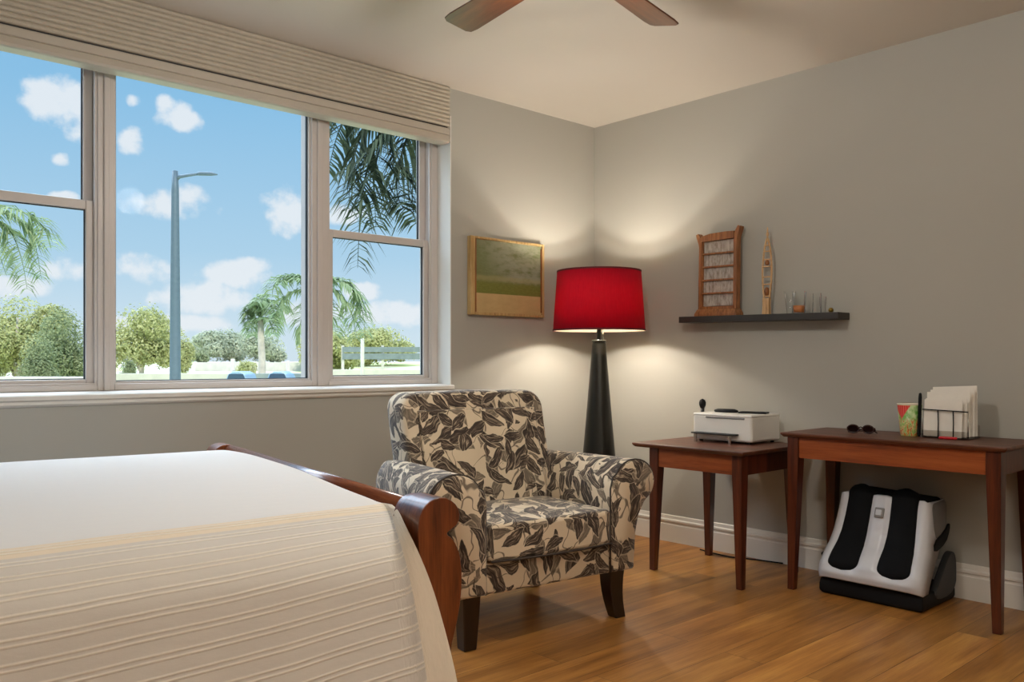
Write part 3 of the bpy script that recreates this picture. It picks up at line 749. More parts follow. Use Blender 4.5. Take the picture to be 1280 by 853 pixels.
# glasses
def tumbler(name, label, y, x, r0, r1, h, wax=0, group=None):
    t = thing(name, label, 'glass', (x, y, shz(y)), rot=(TILT, 0, 0), group=group)
    obj('glass_body', lathe([(.001, 0), (r0, 0), (r0*.96+r1*.04, h*.04), ((r0+r1)/2*1.0, h*.5), (r1, h)], 28, cap=False), M['glass'], t, smooth=True)
    if wax: obj('amber_filling', lathe([(.001, .007), (r0-.004, .007), ((r0*.7+r1*.3)-.003, wax), (.001, wax)], 24), M['amber'], t, smooth=True)
    return t
tumbler('flared_glass', 'flared empty glass left of the amber one, leftmost glass on the shelf', -1.445, -.040, .014, .032, .125)
tumbler('candle_glass', 'clear glass with amber wax in its bottom, on the shelf', -1.522, -.080, .031, .036, .118, .042)
tumbler('liqueur_glass', 'small clear glass standing right of the amber one', -1.612, -.06, .024, .022, .105)
tumbler('votive_glass', 'smallest clear glass near the shelf end', -1.652, -.075, .014, .018, .085)
t = obj('brass_bead', lathe([(.001, 0), (.008, .001), (.013, .010), (.013, .016), (.008, .024), (.001, .026)], 18), M['gold'], smooth=True, loc=(-.07, -1.694, shz(-1.694)))
tag(t, 'tiny brass ball at the right end of the shelf', 'ornament')

# ------------------------------------------------------------------ tables
def table(name, label, cat, x0, x1, y0, y1, h, th, lx0, lx1, ly0, ly1, lw, ap):
    r = thing(name, label, cat, ((x0+x1)/2, (y0+y1)/2, 0)); cx, cy = (x0+x1)/2, (y0+y1)/2
    b = .012
    top = loft([[(x0-cx+b, y0-cy+b, h-th), (x1-cx-b, y0-cy+b, h-th), (x1-cx-b, y1-cy-b, h-th), (x0-cx+b, y1-cy-b, h-th)],
                [(x0-cx, y0-cy, h-th*.45), (x1-cx, y0-cy, h-th*.45), (x1-cx, y1-cy, h-th*.45), (x0-cx, y1-cy, h-th*.45)],
                [(x0-cx, y0-cy, h), (x1-cx, y0-cy, h), (x1-cx, y1-cy, h), (x0-cx, y1-cy, h)]])
    obj('tabletop', top, M['dark_wood_y'], r, bevel=.0035, seg=3)
    tp = lw*.42
    for a, sx in ((lx0, 1), (lx1-lw, -1)):
        for c, sy in ((ly0, 1), (ly1-lw, -1)):
            bm = box(a-cx, a+lw-cx, c-cy, c+lw-cy, h-th-ap, h-th)
            bx = [a-cx, a+lw-cx, c-cy, c+lw-cy]
            v = (0, -tp, 0, -tp) if (sx, sy) == (1, 1) else (0, -tp, tp, 0) if (sx, sy) == (1, -1) else (tp, 0, 0, -tp) if (sx, sy) == (-1, 1) else (tp, 0, tp, 0)
            box(a-cx, a+lw-cx, c-cy, c+lw-cy, 0, h-th-ap, bm, taper=v); bmesh.ops.remove_doubles(bm, verts=bm.verts, dist=.0001)
            obj('leg', bm, M['dark_wood'], r, bevel=.003)
    i = .007
    obj('apron', box(lx0+i-cx, lx0+i+.018-cx, ly0+lw-cy, ly1-lw-cy, h-th-ap, h-th), M['apron_wood'], r, bevel=.002)
    obj('apron', box(lx1-i-.018-cx, lx1-i-cx, ly0+lw-cy, ly1-lw-cy, h-th-ap, h-th), M['apron_wood'], r, bevel=.002)
    for c in (ly0+i, ly1-i-.018): obj('apron', box(lx0+lw-cx, lx1-lw-cx, c-cy, c+.018-cy, h-th-ap, h-th), M['dark_wood'], r, bevel=.002)
    return r
DH, SH = .757, .668
table('writing_table', 'long dark cherry wood desk table with tapered legs against the wall', 'table', -.480, -.022, -2.640, -1.645, DH, .022, -.460, -.032, -2.612, -1.672, .058, .098)
table('side_table', 'small square dark cherry side table between the armchair and the longer table', 'table', -.690, -.100, -1.575, -.895, SH, .022, -.655, -.125, -1.545, -.985, .056, .098)

# printer
pr = thing('printer', 'compact white printer with black tray on the small side table', 'printer', (-.22, -1.2325, SH))
def pbody():
    bm = rbox(-.195, .165, -.205, .235, .006, .170, 2)
    return bm
o = obj('body', box(-.14, .14, -.1825, .1825, .010, .148), M['white_plastic'], pr, bevel=.016, seg=4)
obj('output_slot', box(-.144, -.05, -.140, .100, .128, .139), M['gray_plastic'], pr, bevel=.004)
obj('lid', box(-.141, .14, -.1825, .1825, .137, .153), M['white_plastic'], pr, bevel=.007, seg=3)
ptr = obj('paper_tray', box(-.185, -.135, -.105, .165, .044, .052), M['black'], pr, bevel=.004, seg=3)
for y in (-.072, .142): obj('tray_leg', lathe([(.001, 0), (.009, 0), (.009, .044), (.001, .044)], 16, cx=-.172, cy=y), M['chrome'], ptr, smooth=False, bevel=.001)
for x in (-.11, .11):
    for y in (-.15, .15): obj('rubber_foot', lathe([(.010, 0), (.010, .011)], 14, cx=x, cy=y), M['black'], pr)
ph = obj('eyeglass_case', loft([[(math.cos(a)*.028*k, math.sin(a)*.072*k, z) for a in [2*PI*i/24 for i in range(24)]] for k, z in ((.9, 0), (1, .005), (.96, .013), (.7, .019))]), M['black'], smooth=True, loc=(-.215, -1.165, SH+.153), rot=(0, 0, .12))
tag(ph, 'flat black oval case lying on top of the white printer', 'case')
ph = obj('smartphone', box(-.036, .036, -.075, .075, 0, .009), M['black'], bevel=.004, seg=3, loc=(-.19, -1.32, SH+.153), rot=(0, 0, .3))
tag(ph, 'thin black phone lying on the white printer beside the oval case', 'phone')
mi = thing('knobbed_stick', 'small black knob-topped stick standing beside the left side of the printer', 'ornament', (-.135, -.90-.035, SH))
mi.location = (-.20, -1.0, SH)
obj('shaft', lathe([(.022, 0), (.022, .01), (.011, .016), (.010, .12), (.011, .17), (.001, .172)], 18), M['charcoal'], mi, smooth=True)
obj('knob', lathe([(.001, .168), (.012, .17), (.018, .185), (.019, .20), (.014, .215), (.001, .222)], 20), M['black'], mi, smooth=True)
cb = obj('power_cord', tube([(-.08, -.90, .006), (-.10, -1.0, .005), (-.11, -1.12, .005), (-.06, -1.25, .005), (-.03, -1.4, .006)], .004, 8), M['black'], smooth=True)
tag(cb, 'thin black cord lying along the white baseboard behind the side table', 'cord')

# sunglasses on the desk
sg = thing('sunglasses', 'folded dark brown sunglasses lying on the long table', 'sunglasses', (-.30, -1.96, DH), .15)
M['tortoise'] = plain('tortoise_plastic', (52, 26, 20), .25); M['lens'] = plain('dark_lens', (22, 12, 12), .08)
for s in (-1, 1):
    ringp = [(0, s*.034 + .026*math.cos(a), .024 + .019*math.sin(a)) for a in [2*PI*i/24 for i in range(24)]]
    obj('rim', tube([(x-.004*abs(y)/.06, y, z) for x, y, z in ringp], .0032, 8, closed=True), M['tortoise'], sg, smooth=True)
    obj('lens', loft([[(x+d, y*1., z) for x, y, z in ringp] for d in (-.002, .002)]), M['lens'], sg)
obj('bridge', tube([(-.001, -.010, .030), (-.003, 0, .034), (-.001, .010, .030)], .003, 8), M['tortoise'], sg, smooth=True)
for s, zz in ((-1, .014), (1, .022)):
    obj('temple_arm', tube([(.002, s*.062, .030), (.014, s*.062, zz+.006), (.024, s*.02, zz), (.028, -s*.045, zz-.002), (.030, -s*.066, .006)], .0032, 8), M['tortoise'], sg, smooth=True)

cup = thing('printed_cup', 'paper cup printed with red stripes and green leaves', 'cup', (-.215, -2.150, DH))
obj('cup_body', lathe([(.001, .002), (.037, 0), (.039, .004), (.053, .148), (.051, .148), (.037, .01), (.001, .01)], 36), M['cup'], cup, smooth=True)
obj('rim', lathe([(.0505, .146), (.054, .146), (.0545, .150), (.051, .151)], 36, cap=False), M['paper'], cup, smooth=True)
def capsule(name, label, cat, loc, r, h, rot, mat):
    o = obj(name, lathe([(.001, 0), (r*.5, .001), (r, .012), (r, h-.02), (r*.8, h-.003), (.001, h)], 14), mat, smooth=True, loc=loc, rot=rot); return tag(o, label, cat)
capsule('marker_pen', 'black upright marker pen between the printed cup and the letter rack', 'pen', (-.235, -2.200, DH), .0074, .200, (.03, 0, 0), M['black'])

# letter rack with papers
LR = (-.215, -2.322, DH); LS = 1.16
lr = thing('letter_rack', 'clear letter rack with thin black bars holding white papers', 'letter rack', LR); lr.scale = (LS,)*3
obj('base_tray', box(-.040, .075, -.085, .085, 0, .006), M['acrylic'], lr, bevel=.002)
obj('front_plate', box(-.042, -.038, -.085, .085, .004, .030), M['acrylic'], lr, bevel=.001)
for y in (-.03, .025): obj('upright_bar', tube([(-.040, y, .006), (-.042, y-.002, .06), (-.040, y, .108)], .0022, 8), M['black'], lr, smooth=True)
obj('top_bar', tube([(-.040, -.082, .105), (-.041, 0, .108), (-.040, .082, .110)], .0022, 8), M['black'], lr, smooth=True)
for y in (-.083, .083): obj('side_bar', tube([(-.040, y, .006), (-.040, y, .108)], .0014, 8), M['chrome'], lr, smooth=True)
obj('rear_plate', box(.072, .075, -.085, .085, .004, .05), M['acrylic'], lr, bevel=.001)
def sheet(label, x, y, w, h, lean, roll, th=.0015):
    o = obj('envelope', box(0, th, -w*LS/2, w*LS/2, 0, h*LS), M['paper'], loc=(LR[0]+x*LS, LR[1]+y*LS, DH+.008), rot=(roll, lean, 0), bevel=.0005)
    return tag(o, label, 'envelope', 'papers in the letter rack')
sheet('smallest white envelope, front of the letter rack', -.034, .012, .140, .140, .03, .02)
sheet('shorter white envelope second from the front in the rack', -.020, .004, .150, .146, .05, -.015, .002)
sheet('white envelope in the middle of the letter rack', -.004, .002, .158, .172, .10, -.03, .002)
sheet('tall white paper second from the back of the rack', .014, -.006, .160, .182, .12, -.045, .002)
sheet('tallest white paper leaning at the back of the letter rack', .030, -.010, .162, .194, .14, -.055, .0025)
rd = obj('red_marker', lathe([(.001, 0), (.004, .001), (.006, .008), (.006, .075), (.001, .078)], 14), M['red_plastic'], smooth=True, loc=(LR[0]-.062, LR[1]-.020+.04, DH+.006), rot=(PI/2, 0, 0))
tag(rd, 'small red pen lying in front of the letter rack', 'pen')

# ------------------------------------------------------------------ foot and calf massager
ms = thing('foot_massager', 'white and black foot and calf massager under the long table', 'massager', (-.21, -2.045, 0), 0)
MW = .235
# local: x towards the wall, y to the left in the photo
def rr_box(x0, x1, y0, y1, z0, z1): return box(x0, x1, y0, y1, z0, z1)
obj('floor_base', loft([[(a*k+.0, b*k2, z) for a, b in ((-.195, -MW-.005), (.17, -MW-.005), (.17, MW+.005), (-.195, MW+.005))] for k, k2, z in ((.93, .95, 0), (1, 1, .012), (1, 1, .045), (.97, .98, .075))]), M['black'], ms, bevel=.02, seg=4)
sp = smooth_poly([(-.10, .03), (.175, .03), (.180, .17), (.155, .225), (.10, .225), (.02, .15)], 2)
for s in (-1, 1): obj('side_cheek', prism([(x, z) for x, z in sp], s*(MW-.022), s*(MW+.008)), M['charcoal'], ms, bevel=.006)
# shell: one surface from the toe lip to the top, with two hollows for the calves
FP = [(-.222, .088), (-.232, .118), (-.224, .158), (-.190, .205), (-.150, .248), (-.118, .300), (-.090, .370), (-.062, .455), (-.055, .475)]
def fpt(t):
    x = t*(len(FP)-1); i = min(int(x), len(FP)-2); f = x-i
    return tuple(a+(b-a)*f for a, b in zip(FP[i], FP[i+1]))
def shell_w(t): return MW*(1.02 if t < .25 else 1.02 - .12*min(1, (t-.25)/.6))
def shell_pt(t, v, hollow=True):
    x, z = fpt(t); e = .035*abs(v)**8          # rounded side edges
    w = shell_w(t); y = w*v
    if hollow:
        for c in (-.49, .49):
            q = (v-c)/.38
            if abs(q) < 1 and t > .12:
                dd = .022*(1-q*q)**1.0*min(1, (t-.12)/.15)
                x += dd*.8; z -= dd*.5
    return Vector((x + e*.9, y, z - e*.4))
def mshell():
    bm = bmesh.new(); NT, NV = 36, 48
    A = [[bm.verts.new(shell_pt(i/NT, -1+2*j/NV)) for j in range(NV+1)] for i in range(NT+1)]
    B = []
    for i in range(NT+1):
        row = []
        for j in range(NV+1):
            p = shell_pt(i/NT, -1+2*j/NV, False); t = i/NT
            p = Vector((min(p.x+.06+.10*min(1, t*1.4), .12), p.y*.985, max(.075, p.z-.03*(1-t)))); row.append(bm.verts.new(p))
        B.append(row)
    for G_, fl in ((A, 0), (B, 1)):
        for i in range(NT):
            for j in range(NV): bm.faces.new((G_[i][j], G_[i][j+1], G_[i+1][j+1], G_[i+1][j]))
    for j in range(NV):
        bm.faces.new((A[0][j], A[0][j+1], B[0][j+1], B[0][j])); bm.faces.new((A[NT][j], A[NT][j+1], B[NT][j+1], B[NT][j]))
    for i in range(NT):
        bm.faces.new((A[i][0], A[i+1][0], B[i+1][0], B[i][0])); bm.faces.new((A[i][NV], A[i+1][NV], B[i+1][NV], B[i][NV]))
    return bm
obj('shell', mshell(), M['shell'], ms, smooth=True)
def pad(c):
    # soft black calf sleeve lying in its hollow, rounded ends, rising above the top edge
    bm = bmesh.new(); NT, NV = 40, 16; rows = []
    for i in range(NT+1):
        s = i/NT; t = .17 + .93*s
        k = 1.
        if s < .16: k = max(0, 1-((.16-s)/.16)**2.6)**.5
        if s > .86: k = max(0, 1-((s-.86)/.142)**2.4)**.5
        wob = .325 + .022*math.cos(s*PI*1.6)
        row = []
        for j in range(NV+1):
            v = -1+2*j/NV; tt = min(t, 1.); p = shell_pt(tt, c + (-.05*(1-s)+.02*s)*0 + v*wob*k, False)
            w = shell_w(tt)
            ex = max(0, t-1.)
            p += Vector((ex*.22, 0, ex*.40))
            cr = (1-v*v)*k
            p += Vector((-.006 + .016*(1-cr) - .010*s*cr, 0, .008*cr))
            if j in (0, NV): p += Vector((.012, 0, -.006))
            row.append(bm.verts.new(p))
        rows.append(row)
    for a, b in zip(rows, rows[1:]):
        for j in range(NV): bm.faces.new((a[j], a[j+1], b[j+1], b[j]))
    back = [[bm.verts.new(v.co + Vector((.03, 0, -.012))) for v in r] for r in rows]
    for a, b in zip(back, back[1:]):
        for j in range(NV): bm.faces.new((a[j+1], a[j], b[j], b[j+1]))
    for i in range(NT):
        for j in (0, NV): bm.faces.new((rows[i][j], rows[i+1][j], back[i+1][j], back[i][j]))
    for i in (0, NT):
        for j in range(NV): bm.faces.new((rows[i][j], rows[i][j+1], back[i][j+1], back[i][j]))
    bmesh.ops.remove_doubles(bm, verts=bm.verts, dist=.0003)
    return bm
for c in (-.49, .49): obj('calf_sleeve', pad(c), M['black_matte'], ms, smooth=True)
obj('rear_housing', box(-.03, .145, -MW*.93, MW*.80, .26, .468), M['gray_plastic'], ms, bevel=.03, seg=4)
obj('top_cover', loft([[(-.045, -MW*.88, .462), (.10, -MW*.90, .440), (.12, MW*.62, .440), (-.045, MW*.62, .462)], [(-.035, -MW*.84, .486), (.10, -MW*.86, .474), (.11, MW*.58, .490), (-.035, MW*.58, .496)]]), M['black_matte'], ms, bevel=.012, seg=3)
obj('side_strap', prism(smooth_poly([(-.035, .235), (.10, .265), (.145, .32), (.145, .36), (.09, .32), (-.03, .285)], 1), -MW*.965, -MW*.92), M['black'], ms, bevel=.003)
obj('stand_bar', tube([(.12, MW*.9, .20), (.10, MW+.04, .165), (.09, MW+.13, .110)], .019, 10), M['black'], ms, smooth=True)
# control button on the centre ridge
p0 = shell_pt(.79, 0, False)
cbt = obj('control_button', box(-.005, .005, -.022, .022, -.024, .024), M['gray_plastic'], ms, bevel=.006, seg=3, loc=(p0.x-.003, 0, p0.z), rot=(0, .34, 0))
obj('button_cap', box(-.004, .004, -.014, .014, -.014, .014), M['shell'], cbt, bevel=.004, seg=3, loc=(-.007, 0, 0))

# ------------------------------------------------------------------ ceiling fan
fan = thing('ceiling_fan', 'wooden five-blade ceiling fan mounted on the ceiling', 'ceiling fan', (FAN.x, FAN.y, CH))
obj('canopy', lathe([(.001, 0), (.075, 0), (.07, -.03), (.04, -.05), (.001, -.052)], 32), M['bronze'], fan, smooth=True)
obj('motor_housing', lathe([(.001, -.05), (.035, -.05), (.05, -.12), (.13, -.16), (.14, -.21), (.12, -.25), (.001, -.252)], 40), M['bronze'], fan, smooth=True)
q = N('frosted_lamp_bowl'); q.b.inputs['Emission Color'].default_value = (1, .84, .66, 1); q.b.inputs['Emission Strength'].default_value = 3; q.set(.5)
obj('lamp_bowl', lathe([(.001, -.25), (.10, -.25), (.105, -.27), (.08, -.305), (.04, -.325), (.001, -.33)], 36), q.m, fan, smooth=True)
bmesh_blade = None
ang0 = PHI + math.radians(35.6)
for k in range(5):
    a = ang0 - k*2*PI/5
    poly = [(.22, -.050), (.30, -.058), (.63, -.066), (.672, -.062), (.686, -.045), (.686, .045), (.672, .062), (.63, .066), (.30, .058), (.22, .050)]
    b = obj('blade', prism(poly, -.0035, .0035, 'z'), M['fan_wood'], fan, bevel=.002, loc=(0, 0, -.262), rot=(0.0, 0, a))
    b.rotation_euler = (Matrix.Rotation(a, 4, 'Z') @ Matrix.Rotation(math.radians(12), 4, 'X')).to_euler()
    obj('blade_arm', box(.10, .26, -.02, .02, -.006, .0), M['bronze'], b, bevel=.002, loc=(0, 0, .008))

# ------------------------------------------------------------------ outdoors
GZ = -.6
def ground():
    bm = bmesh.new(); rows = []
    for D in (6, 20, 40, 58, 62, 75, 95, 140, 260, 420):
        row = []
        for px in range(-1500, 1500, 120):
            p = far(px, HZ, D); z = GZ if D < 60 else GZ + min(1.55, (D-60)/28*1.25)
            row.append(bm.verts.new((p.x, p.y, z)))
        rows.append(row)
    for a, b in zip(rows, rows[1:]):
        for j in range(len(a)-1): bm.faces.new((a[j], a[j+1], b[j+1], b[j]))
    return bm
g = obj('ground', ground(), M['ground'], smooth=True); g['kind'] = 'structure'; g['label'] = 'pale garden ground and lawn beyond the window'
def zat(py, D): return EYE - (py-HZ)/F_PX*D
def sz(px, D): return px/F_PX*D

sl = thing('street_lamp', 'tall grey street lamp post with one thin curved arm outside the window', 'street lamp', (*far(219, HZ, 18).xy, GZ))
zt = zat(214, 18)-GZ
obj('pole', lathe([(.001, 0), (.135, 0), (.12, .3), (.105, (zt)*.45), (.075, zt*.93), (.060, zt), (.001, zt+.02)], 20), M['steel_blue'], sl, smooth=True)
ax_ = RT*1.0
pts = [Vector((0, 0, zt-.18)) , ax_*.10+Vector((0, 0, zt-.12)), ax_*.28+Vector((0, 0, zt-.09)), ax_*.5+Vector((0, 0, zt-.06))]
obj('arm', tube(pts, [.05, .036, .03, .026], 10), M['steel_blue'], sl, smooth=True)
hp = [ax_*.42+Vector((0, 0, zt-.07)), ax_*.52+Vector((0, 0, zt-.055)), ax_*.78+Vector((0, 0, zt-.06)), ax_*.90+Vector((0, 0, zt-.075))]
obj('lamp_head', tube(hp, [.02, .042, .04, .012], 10), M['steel_blue'], sl, smooth=True)

def leaves(bm, centre, rad, n, size, seed):
    rnd = random.Random(seed)
    for _ in range(n):
        d = Vector((rnd.gauss(0, 1), rnd.gauss(0, 1), rnd.gauss(0, 1))).normalized() * rnd.uniform(.55, 1.)**.5
        bumpy = 1 + .22*noise.noise(d*2.3 + Vector((seed, 0, 0)))
        p = centre + Vector((d.x*rad[0], d.y*rad[1], d.z*rad[2]))*bumpy*rnd.choice((1, 1, .9, .75))
        nrm = (d + Vector((rnd.uniform(-1, 1), rnd.uniform(-1, 1), rnd.uniform(-.6, 1)))*.7).normalized()
        a = nrm.orthogonal().normalized(); a.rotate(Matrix.Rotation(rnd.uniform(0, PI), 3, nrm)); b = nrm.cross(a)
        s = size*rnd.uniform(.6, 1.3)
        bm.faces.new([bm.verts.new(p + a*s*x + b*s*.6*y) for x, y in ((-1, 0), (0, -.8), (1, 0), (0, .8))])
def tree(name, label, px, top, w, D, mat, trunk=True, cat='tree', base_py=470, seed=1, blobs=7, crown_frac=.75, n=650, group=None):
    base = far(px, HZ, D); gz = GZ if D < 60 else GZ + min(1.55, (D-60)/28*1.25)
    H = zat(top, D) - gz; W = sz(w, D)/2; t = thing(name, label, cat, (base.x, base.y, gz), group=group)
    rnd = random.Random(seed); bm = bmesh.new(); ch_ = H*crown_frac
    for k in range(blobs):
        if k == 0: c = Vector((0, 0, H-ch_*.5)); r = (W*.75, W*.75, ch_*.5)
        else:
            a = rnd.uniform(0, 2*PI); q = rnd.uniform(.35, .62); c = Vector((math.cos(a)*W*q, math.sin(a)*W*q, H - ch_*rnd.uniform(.30, .82))); s = rnd.uniform(.34, .5); r = (W*s*1.1, W*s*1.1, ch_*s*.62)
        leaves(bm, c, r, int(n*2), W*.028+sz(.8, D), seed*31+k)
    obj('crown', bm, mat, t, recalc=False)
    if trunk:
        bm = tube([(0, 0, 0), (W*.03, 0, H*.3), (-W*.02, 0, H*(1-crown_frac)+ch_*.3), (0, 0, H*.75)], [W*.07, W*.055, W*.045, W*.02], 8)
        for a in (.5, 2.3, 4.2): tube([(0, 0, H*(1-crown_frac)*.9), (math.cos(a)*W*.3, math.sin(a)*W*.3, H*(1-crown_frac)+ch_*.35)], [W*.04, W*.015], 6, bm)
        obj('trunk', bm, M['bark'], t, smooth=True)
    return t
tree('garden_tree', 'big rounded pale green tree at the far left of the window', 22, 366, 120, 46, M['leaf_light'], seed=2, crown_frac=.9, n=1100, blobs=9)
tree('shrub', 'dense darker green bush beside the left mullion outside', 84, 382, 92, 40, M['leaf_mid'], False, 'bush', seed=3, crown_frac=1.)
tree('shrub', 'low darker green bush in front of the big left tree', 48, 412, 60, 36, M['leaf_mid'], False, 'bush', seed=4, crown_frac=1.)
tree('garden_tree', 'yellow-green round tree just left of the street lamp', 176, 380, 108, 50, M['leaf_light'], seed=5, crown_frac=.76)
tree('garden_tree', 'small yellow-green tree close behind the street lamp', 222, 408, 44, 56, M['leaf_light'], seed=6, crown_frac=.8)
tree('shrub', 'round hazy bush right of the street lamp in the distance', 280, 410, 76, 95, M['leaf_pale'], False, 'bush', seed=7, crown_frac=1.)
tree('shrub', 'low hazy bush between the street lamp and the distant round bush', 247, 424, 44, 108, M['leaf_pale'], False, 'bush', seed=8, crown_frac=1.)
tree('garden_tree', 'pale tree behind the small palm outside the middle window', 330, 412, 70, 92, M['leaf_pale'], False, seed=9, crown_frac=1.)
tree('garden_tree', 'yellow-green tree behind the mullion of the right window', 412, 410, 90, 76, M['leaf_light'], False, seed=10, crown_frac=1.)
tree('shrub', 'long low green hedge tree behind the grey fence', 475, 405, 95, 88, M['leaf_light'], False, 'bush', seed=11, crown_frac=1.)
tree('shrub', 'dark small bush at the foot of the yellow-green tree', 158, 446, 26, 45, M['leaf_mid'], False, 'bush', seed=12, crown_frac=1., n=300)
tree('shrub', 'low bush on the white wall in front of the pale tree', 306, 449, 34, 64, M['leaf_light'], False, 'bush', seed=13, crown_frac=1., n=300)

def frond(bm, pts, ll, wid, n=46, seed=0, droop=.5):
    rnd = random.Random(seed); pts = [Vector(p) for p in pts]
    def at(t):
        x = t*(len(pts)-1); i = min(int(x), len(pts)-2); f = x-i
        p0, p1, p2, p3 = pts[max(i-1, 0)], pts[i], pts[i+1], pts[min(i+2, len(pts)-1)]
        return .5*((2*p1) + (p2-p0)*f + (2*p0-5*p1+4*p2-p3)*f*f + (3*p1-3*p2+p3-p0)*f**3)
    tube([at(i/14) for i in range(15)], [wid*1.1*(1-i/16) for i in range(15)], 5, bm)
    for i in range(n):
        t = .06+.94*i/n; p = at(t); tg = (at(min(1, t+.02))-at(t-.02)).normalized()
        side = tg.cross(Vector((0, 0, 1)));
        side = side.normalized() if side.length > .05 else Vector((1, 0, 0))
        for s in (-1, 1):
            l = ll*(math.sin(PI*(.12+.83*t))**.6)*rnd.uniform(.8, 1.15)
            d = (side*s*rnd.uniform(.6, 1.) + tg*rnd.uniform(.35, .7) + Vector((0, 0, rnd.uniform(-.15, .2)))).normalized()
            q1 = p + d*l*.5; q2 = p + d*l + Vector((0, 0, -droop*l*rnd.uniform(.5, 1.2)))
            wv = d.cross(Vector((rnd.uniform(-.4, .4), rnd.uniform(-.4, .4), 1))).normalized()*wid
            v = [bm.verts.new(x) for x in (p-wv*.5, p+wv*.5, q1+wv, q1-wv, q2)]
            bm.faces.new((v[0], v[1], v[2], v[3])); bm.faces.new((v[3], v[2], v[4]))
def palm(name, label, px, py, D, frs, mat, ll, wid, trunk_r, n=46, seed=0):
    """crown at (px, py) D metres out; each frond is a chain of bearings reached from the crown"""
    c = far(px, py, D); t = thing(name, label, 'palm tree', (c.x, c.y, GZ))
    h = c.z-GZ
    obj('trunk', tube([(0, 0, 0), (.02*h, 0, h*.4), (0, 0, h*.8), (0, 0, h)], [trunk_r*1.2, trunk_r, trunk_r*.9, trunk_r*.7], 10), M['bark'], t, smooth=True)
    for k, fr in enumerate(frs):
        bm = bmesh.new(); rnd = random.Random(seed+k)
        pts = [Vector((0, 0, h))]
        for i, (x, y) in enumerate(fr):
            p = far(x, y, D + (rnd.uniform(-1, 1)*sz(45, D))*(i+1)/len(fr)); pts.append(Vector((p.x-c.x, p.y-c.y, p.z-GZ)))
        frond(bm, pts, ll, wid, n, seed*7+k)
        obj('frond', bm, mat, t, recalc=False)
    return t
palm('palm_tree', 'near dark palm whose fronds hang into the upper right window', 556, 132, 9,
     [[(500,128),(462,150),(440,205),(436,262)], [(505,140),(468,185),(452,250),(447,335)], [(500,120),(450,128),(425,160),(410,215)], [(520,150),(500,200),(496,240),(505,262)],
      [(500,112),(455,112),(420,128),(398,160)], [(530,150),(520,200),(515,250),(520,280)], [(495,132),(478,175),(468,220),(470,285)], [(600,110),(650,130),(690,190)], [(580,90),(600,60),(640,60)], [(540,90),(500,70),(450,80)]], M['palm_dark'], .42, .017, .14, n=64, seed=3)
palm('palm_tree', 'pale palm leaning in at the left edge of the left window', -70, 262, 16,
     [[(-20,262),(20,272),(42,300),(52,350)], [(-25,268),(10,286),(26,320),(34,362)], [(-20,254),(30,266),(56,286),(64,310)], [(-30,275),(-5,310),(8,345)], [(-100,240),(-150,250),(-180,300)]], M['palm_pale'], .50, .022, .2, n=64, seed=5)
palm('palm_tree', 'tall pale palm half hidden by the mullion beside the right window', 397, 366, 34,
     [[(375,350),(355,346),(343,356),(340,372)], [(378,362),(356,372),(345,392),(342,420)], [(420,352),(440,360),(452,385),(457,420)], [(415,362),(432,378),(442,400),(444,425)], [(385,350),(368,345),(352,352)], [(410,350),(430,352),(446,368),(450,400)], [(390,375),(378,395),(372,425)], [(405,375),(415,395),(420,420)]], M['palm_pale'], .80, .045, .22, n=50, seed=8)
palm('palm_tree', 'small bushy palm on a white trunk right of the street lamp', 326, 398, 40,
     [[(318,384),(311,388),(309,402)], [(322,380),(314,384),(310,396),(312,412)], [(332,382),(342,388),(346,402)], [(328,376),(322,378),(318,386)], [(334,378),(350,380),(362,390)], [(318,400),(314,410),(316,420)], [(334,398),(340,408),(342,418)], [(326,384),(326,372),(334,368)]], M['palm_pale'], .62, .05, .17, n=46, seed=12)

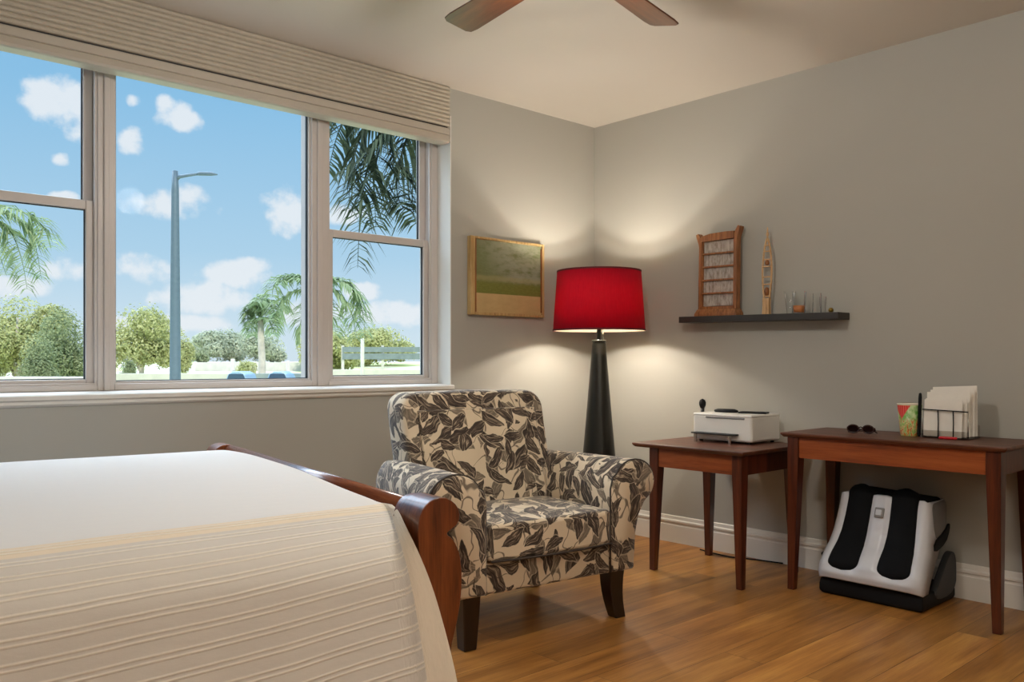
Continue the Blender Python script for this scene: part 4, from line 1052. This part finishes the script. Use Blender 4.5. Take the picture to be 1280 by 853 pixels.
def stucco_wall(name, label, pa, pb, D, top, th=.25):
    a, b = far(pa, HZ, D), far(pb, HZ, D); mid = (a+b)/2; L_ = (b-a).length; zt_ = zat(top, D)-GZ
    o = obj(name, box(-L_/2, L_/2, -th/2, th/2, 0, zt_), M['stucco'], bevel=.02, loc=(mid.x, mid.y, GZ), rot=(0, 0, PHI-PI/2)); return tag(o, label, 'wall')
stucco_wall('garden_wall', 'low white garden wall along the bottom of the middle window view', 130, 400, 38, 467)
stucco_wall('garden_wall', 'low white garden wall outside at the foot of the right window', 404, 560, 56, 462)
stucco_wall('garden_wall', 'low white garden wall below the far left trees', -160, 110, 33, 471)
stucco_wall('terrace_wall', 'pale terrace wall in the distance behind the small palm', 244, 400, 78, 453)
bf = thing('board_fence', 'grey fence of two horizontal boards outside the right window', 'fence', (*far(478, HZ, 60).xy, GZ), PHI-PI/2)
Lf = sz(100, 60)
for a, b in ((434, 440.5), (442, 449.5)): obj('board', box(-Lf/2, Lf/2, -.05, .05, zat(b, 60)-GZ, zat(a, 60)-GZ), M['gray_board'], bf, bevel=.01)
for x in (-Lf/2, 0, Lf/2): obj('fence_post', box(x-.09, x+.09, .05, .22, 0, zat(432, 60)-GZ), M['stucco'], bf, bevel=.01)
def post(px, top, D, r, label):
    o = obj('garden_post', lathe([(r*1.3, 0), (r, .3), (r, zat(top, D)-GZ), (r*.6, zat(top, D)-GZ+.05)], 12), M['stucco'], smooth=True, loc=(*far(px, HZ, D).xy, GZ)); tag(o, label, 'post')
post(453, 424, 50, .11, 'white post standing in front of the grey board fence')
post(291, 450, 44, .12, 'short white post right of the street lamp')
post(360, 452, 44, .10, 'short white post near the middle window edge')
def car(px, D, label):
    c = thing('parked_car', label, 'car', (*far(px, HZ, D).xy, GZ), PHI-PI/2+.05); h = zat(464.5, D)-GZ
    W_ = sz(30, D)/2
    obj('body', prism(smooth_poly([(-W_*1.5, .3), (-W_*1.5, h*.55), (-W_*.95, h*.62), (-W_*.62, h), (W_*.62, h), (W_*1.0, h*.64), (W_*1.5, h*.56), (W_*1.5, .3)], 1), -.8, .8), M['car_blue'], c, bevel=.05)
    obj('side_window', prism([(-W_*.82, h*.66), (-W_*.56, h*.93), (W_*.56, h*.93), (W_*.86, h*.66)], -.82, .82), M['car_glass'], c)
    for x in (-W_, W_):
        for y in (-.78, .62): obj('wheel', tube([(x, y, .3), (x, y+.16, .3)], .3, 20), M['black'], c, smooth=False)
car(302, 34, 'pale blue car parked left of the small palm trunk')
car(352, 36, 'pale blue car parked right of the small palm trunk')
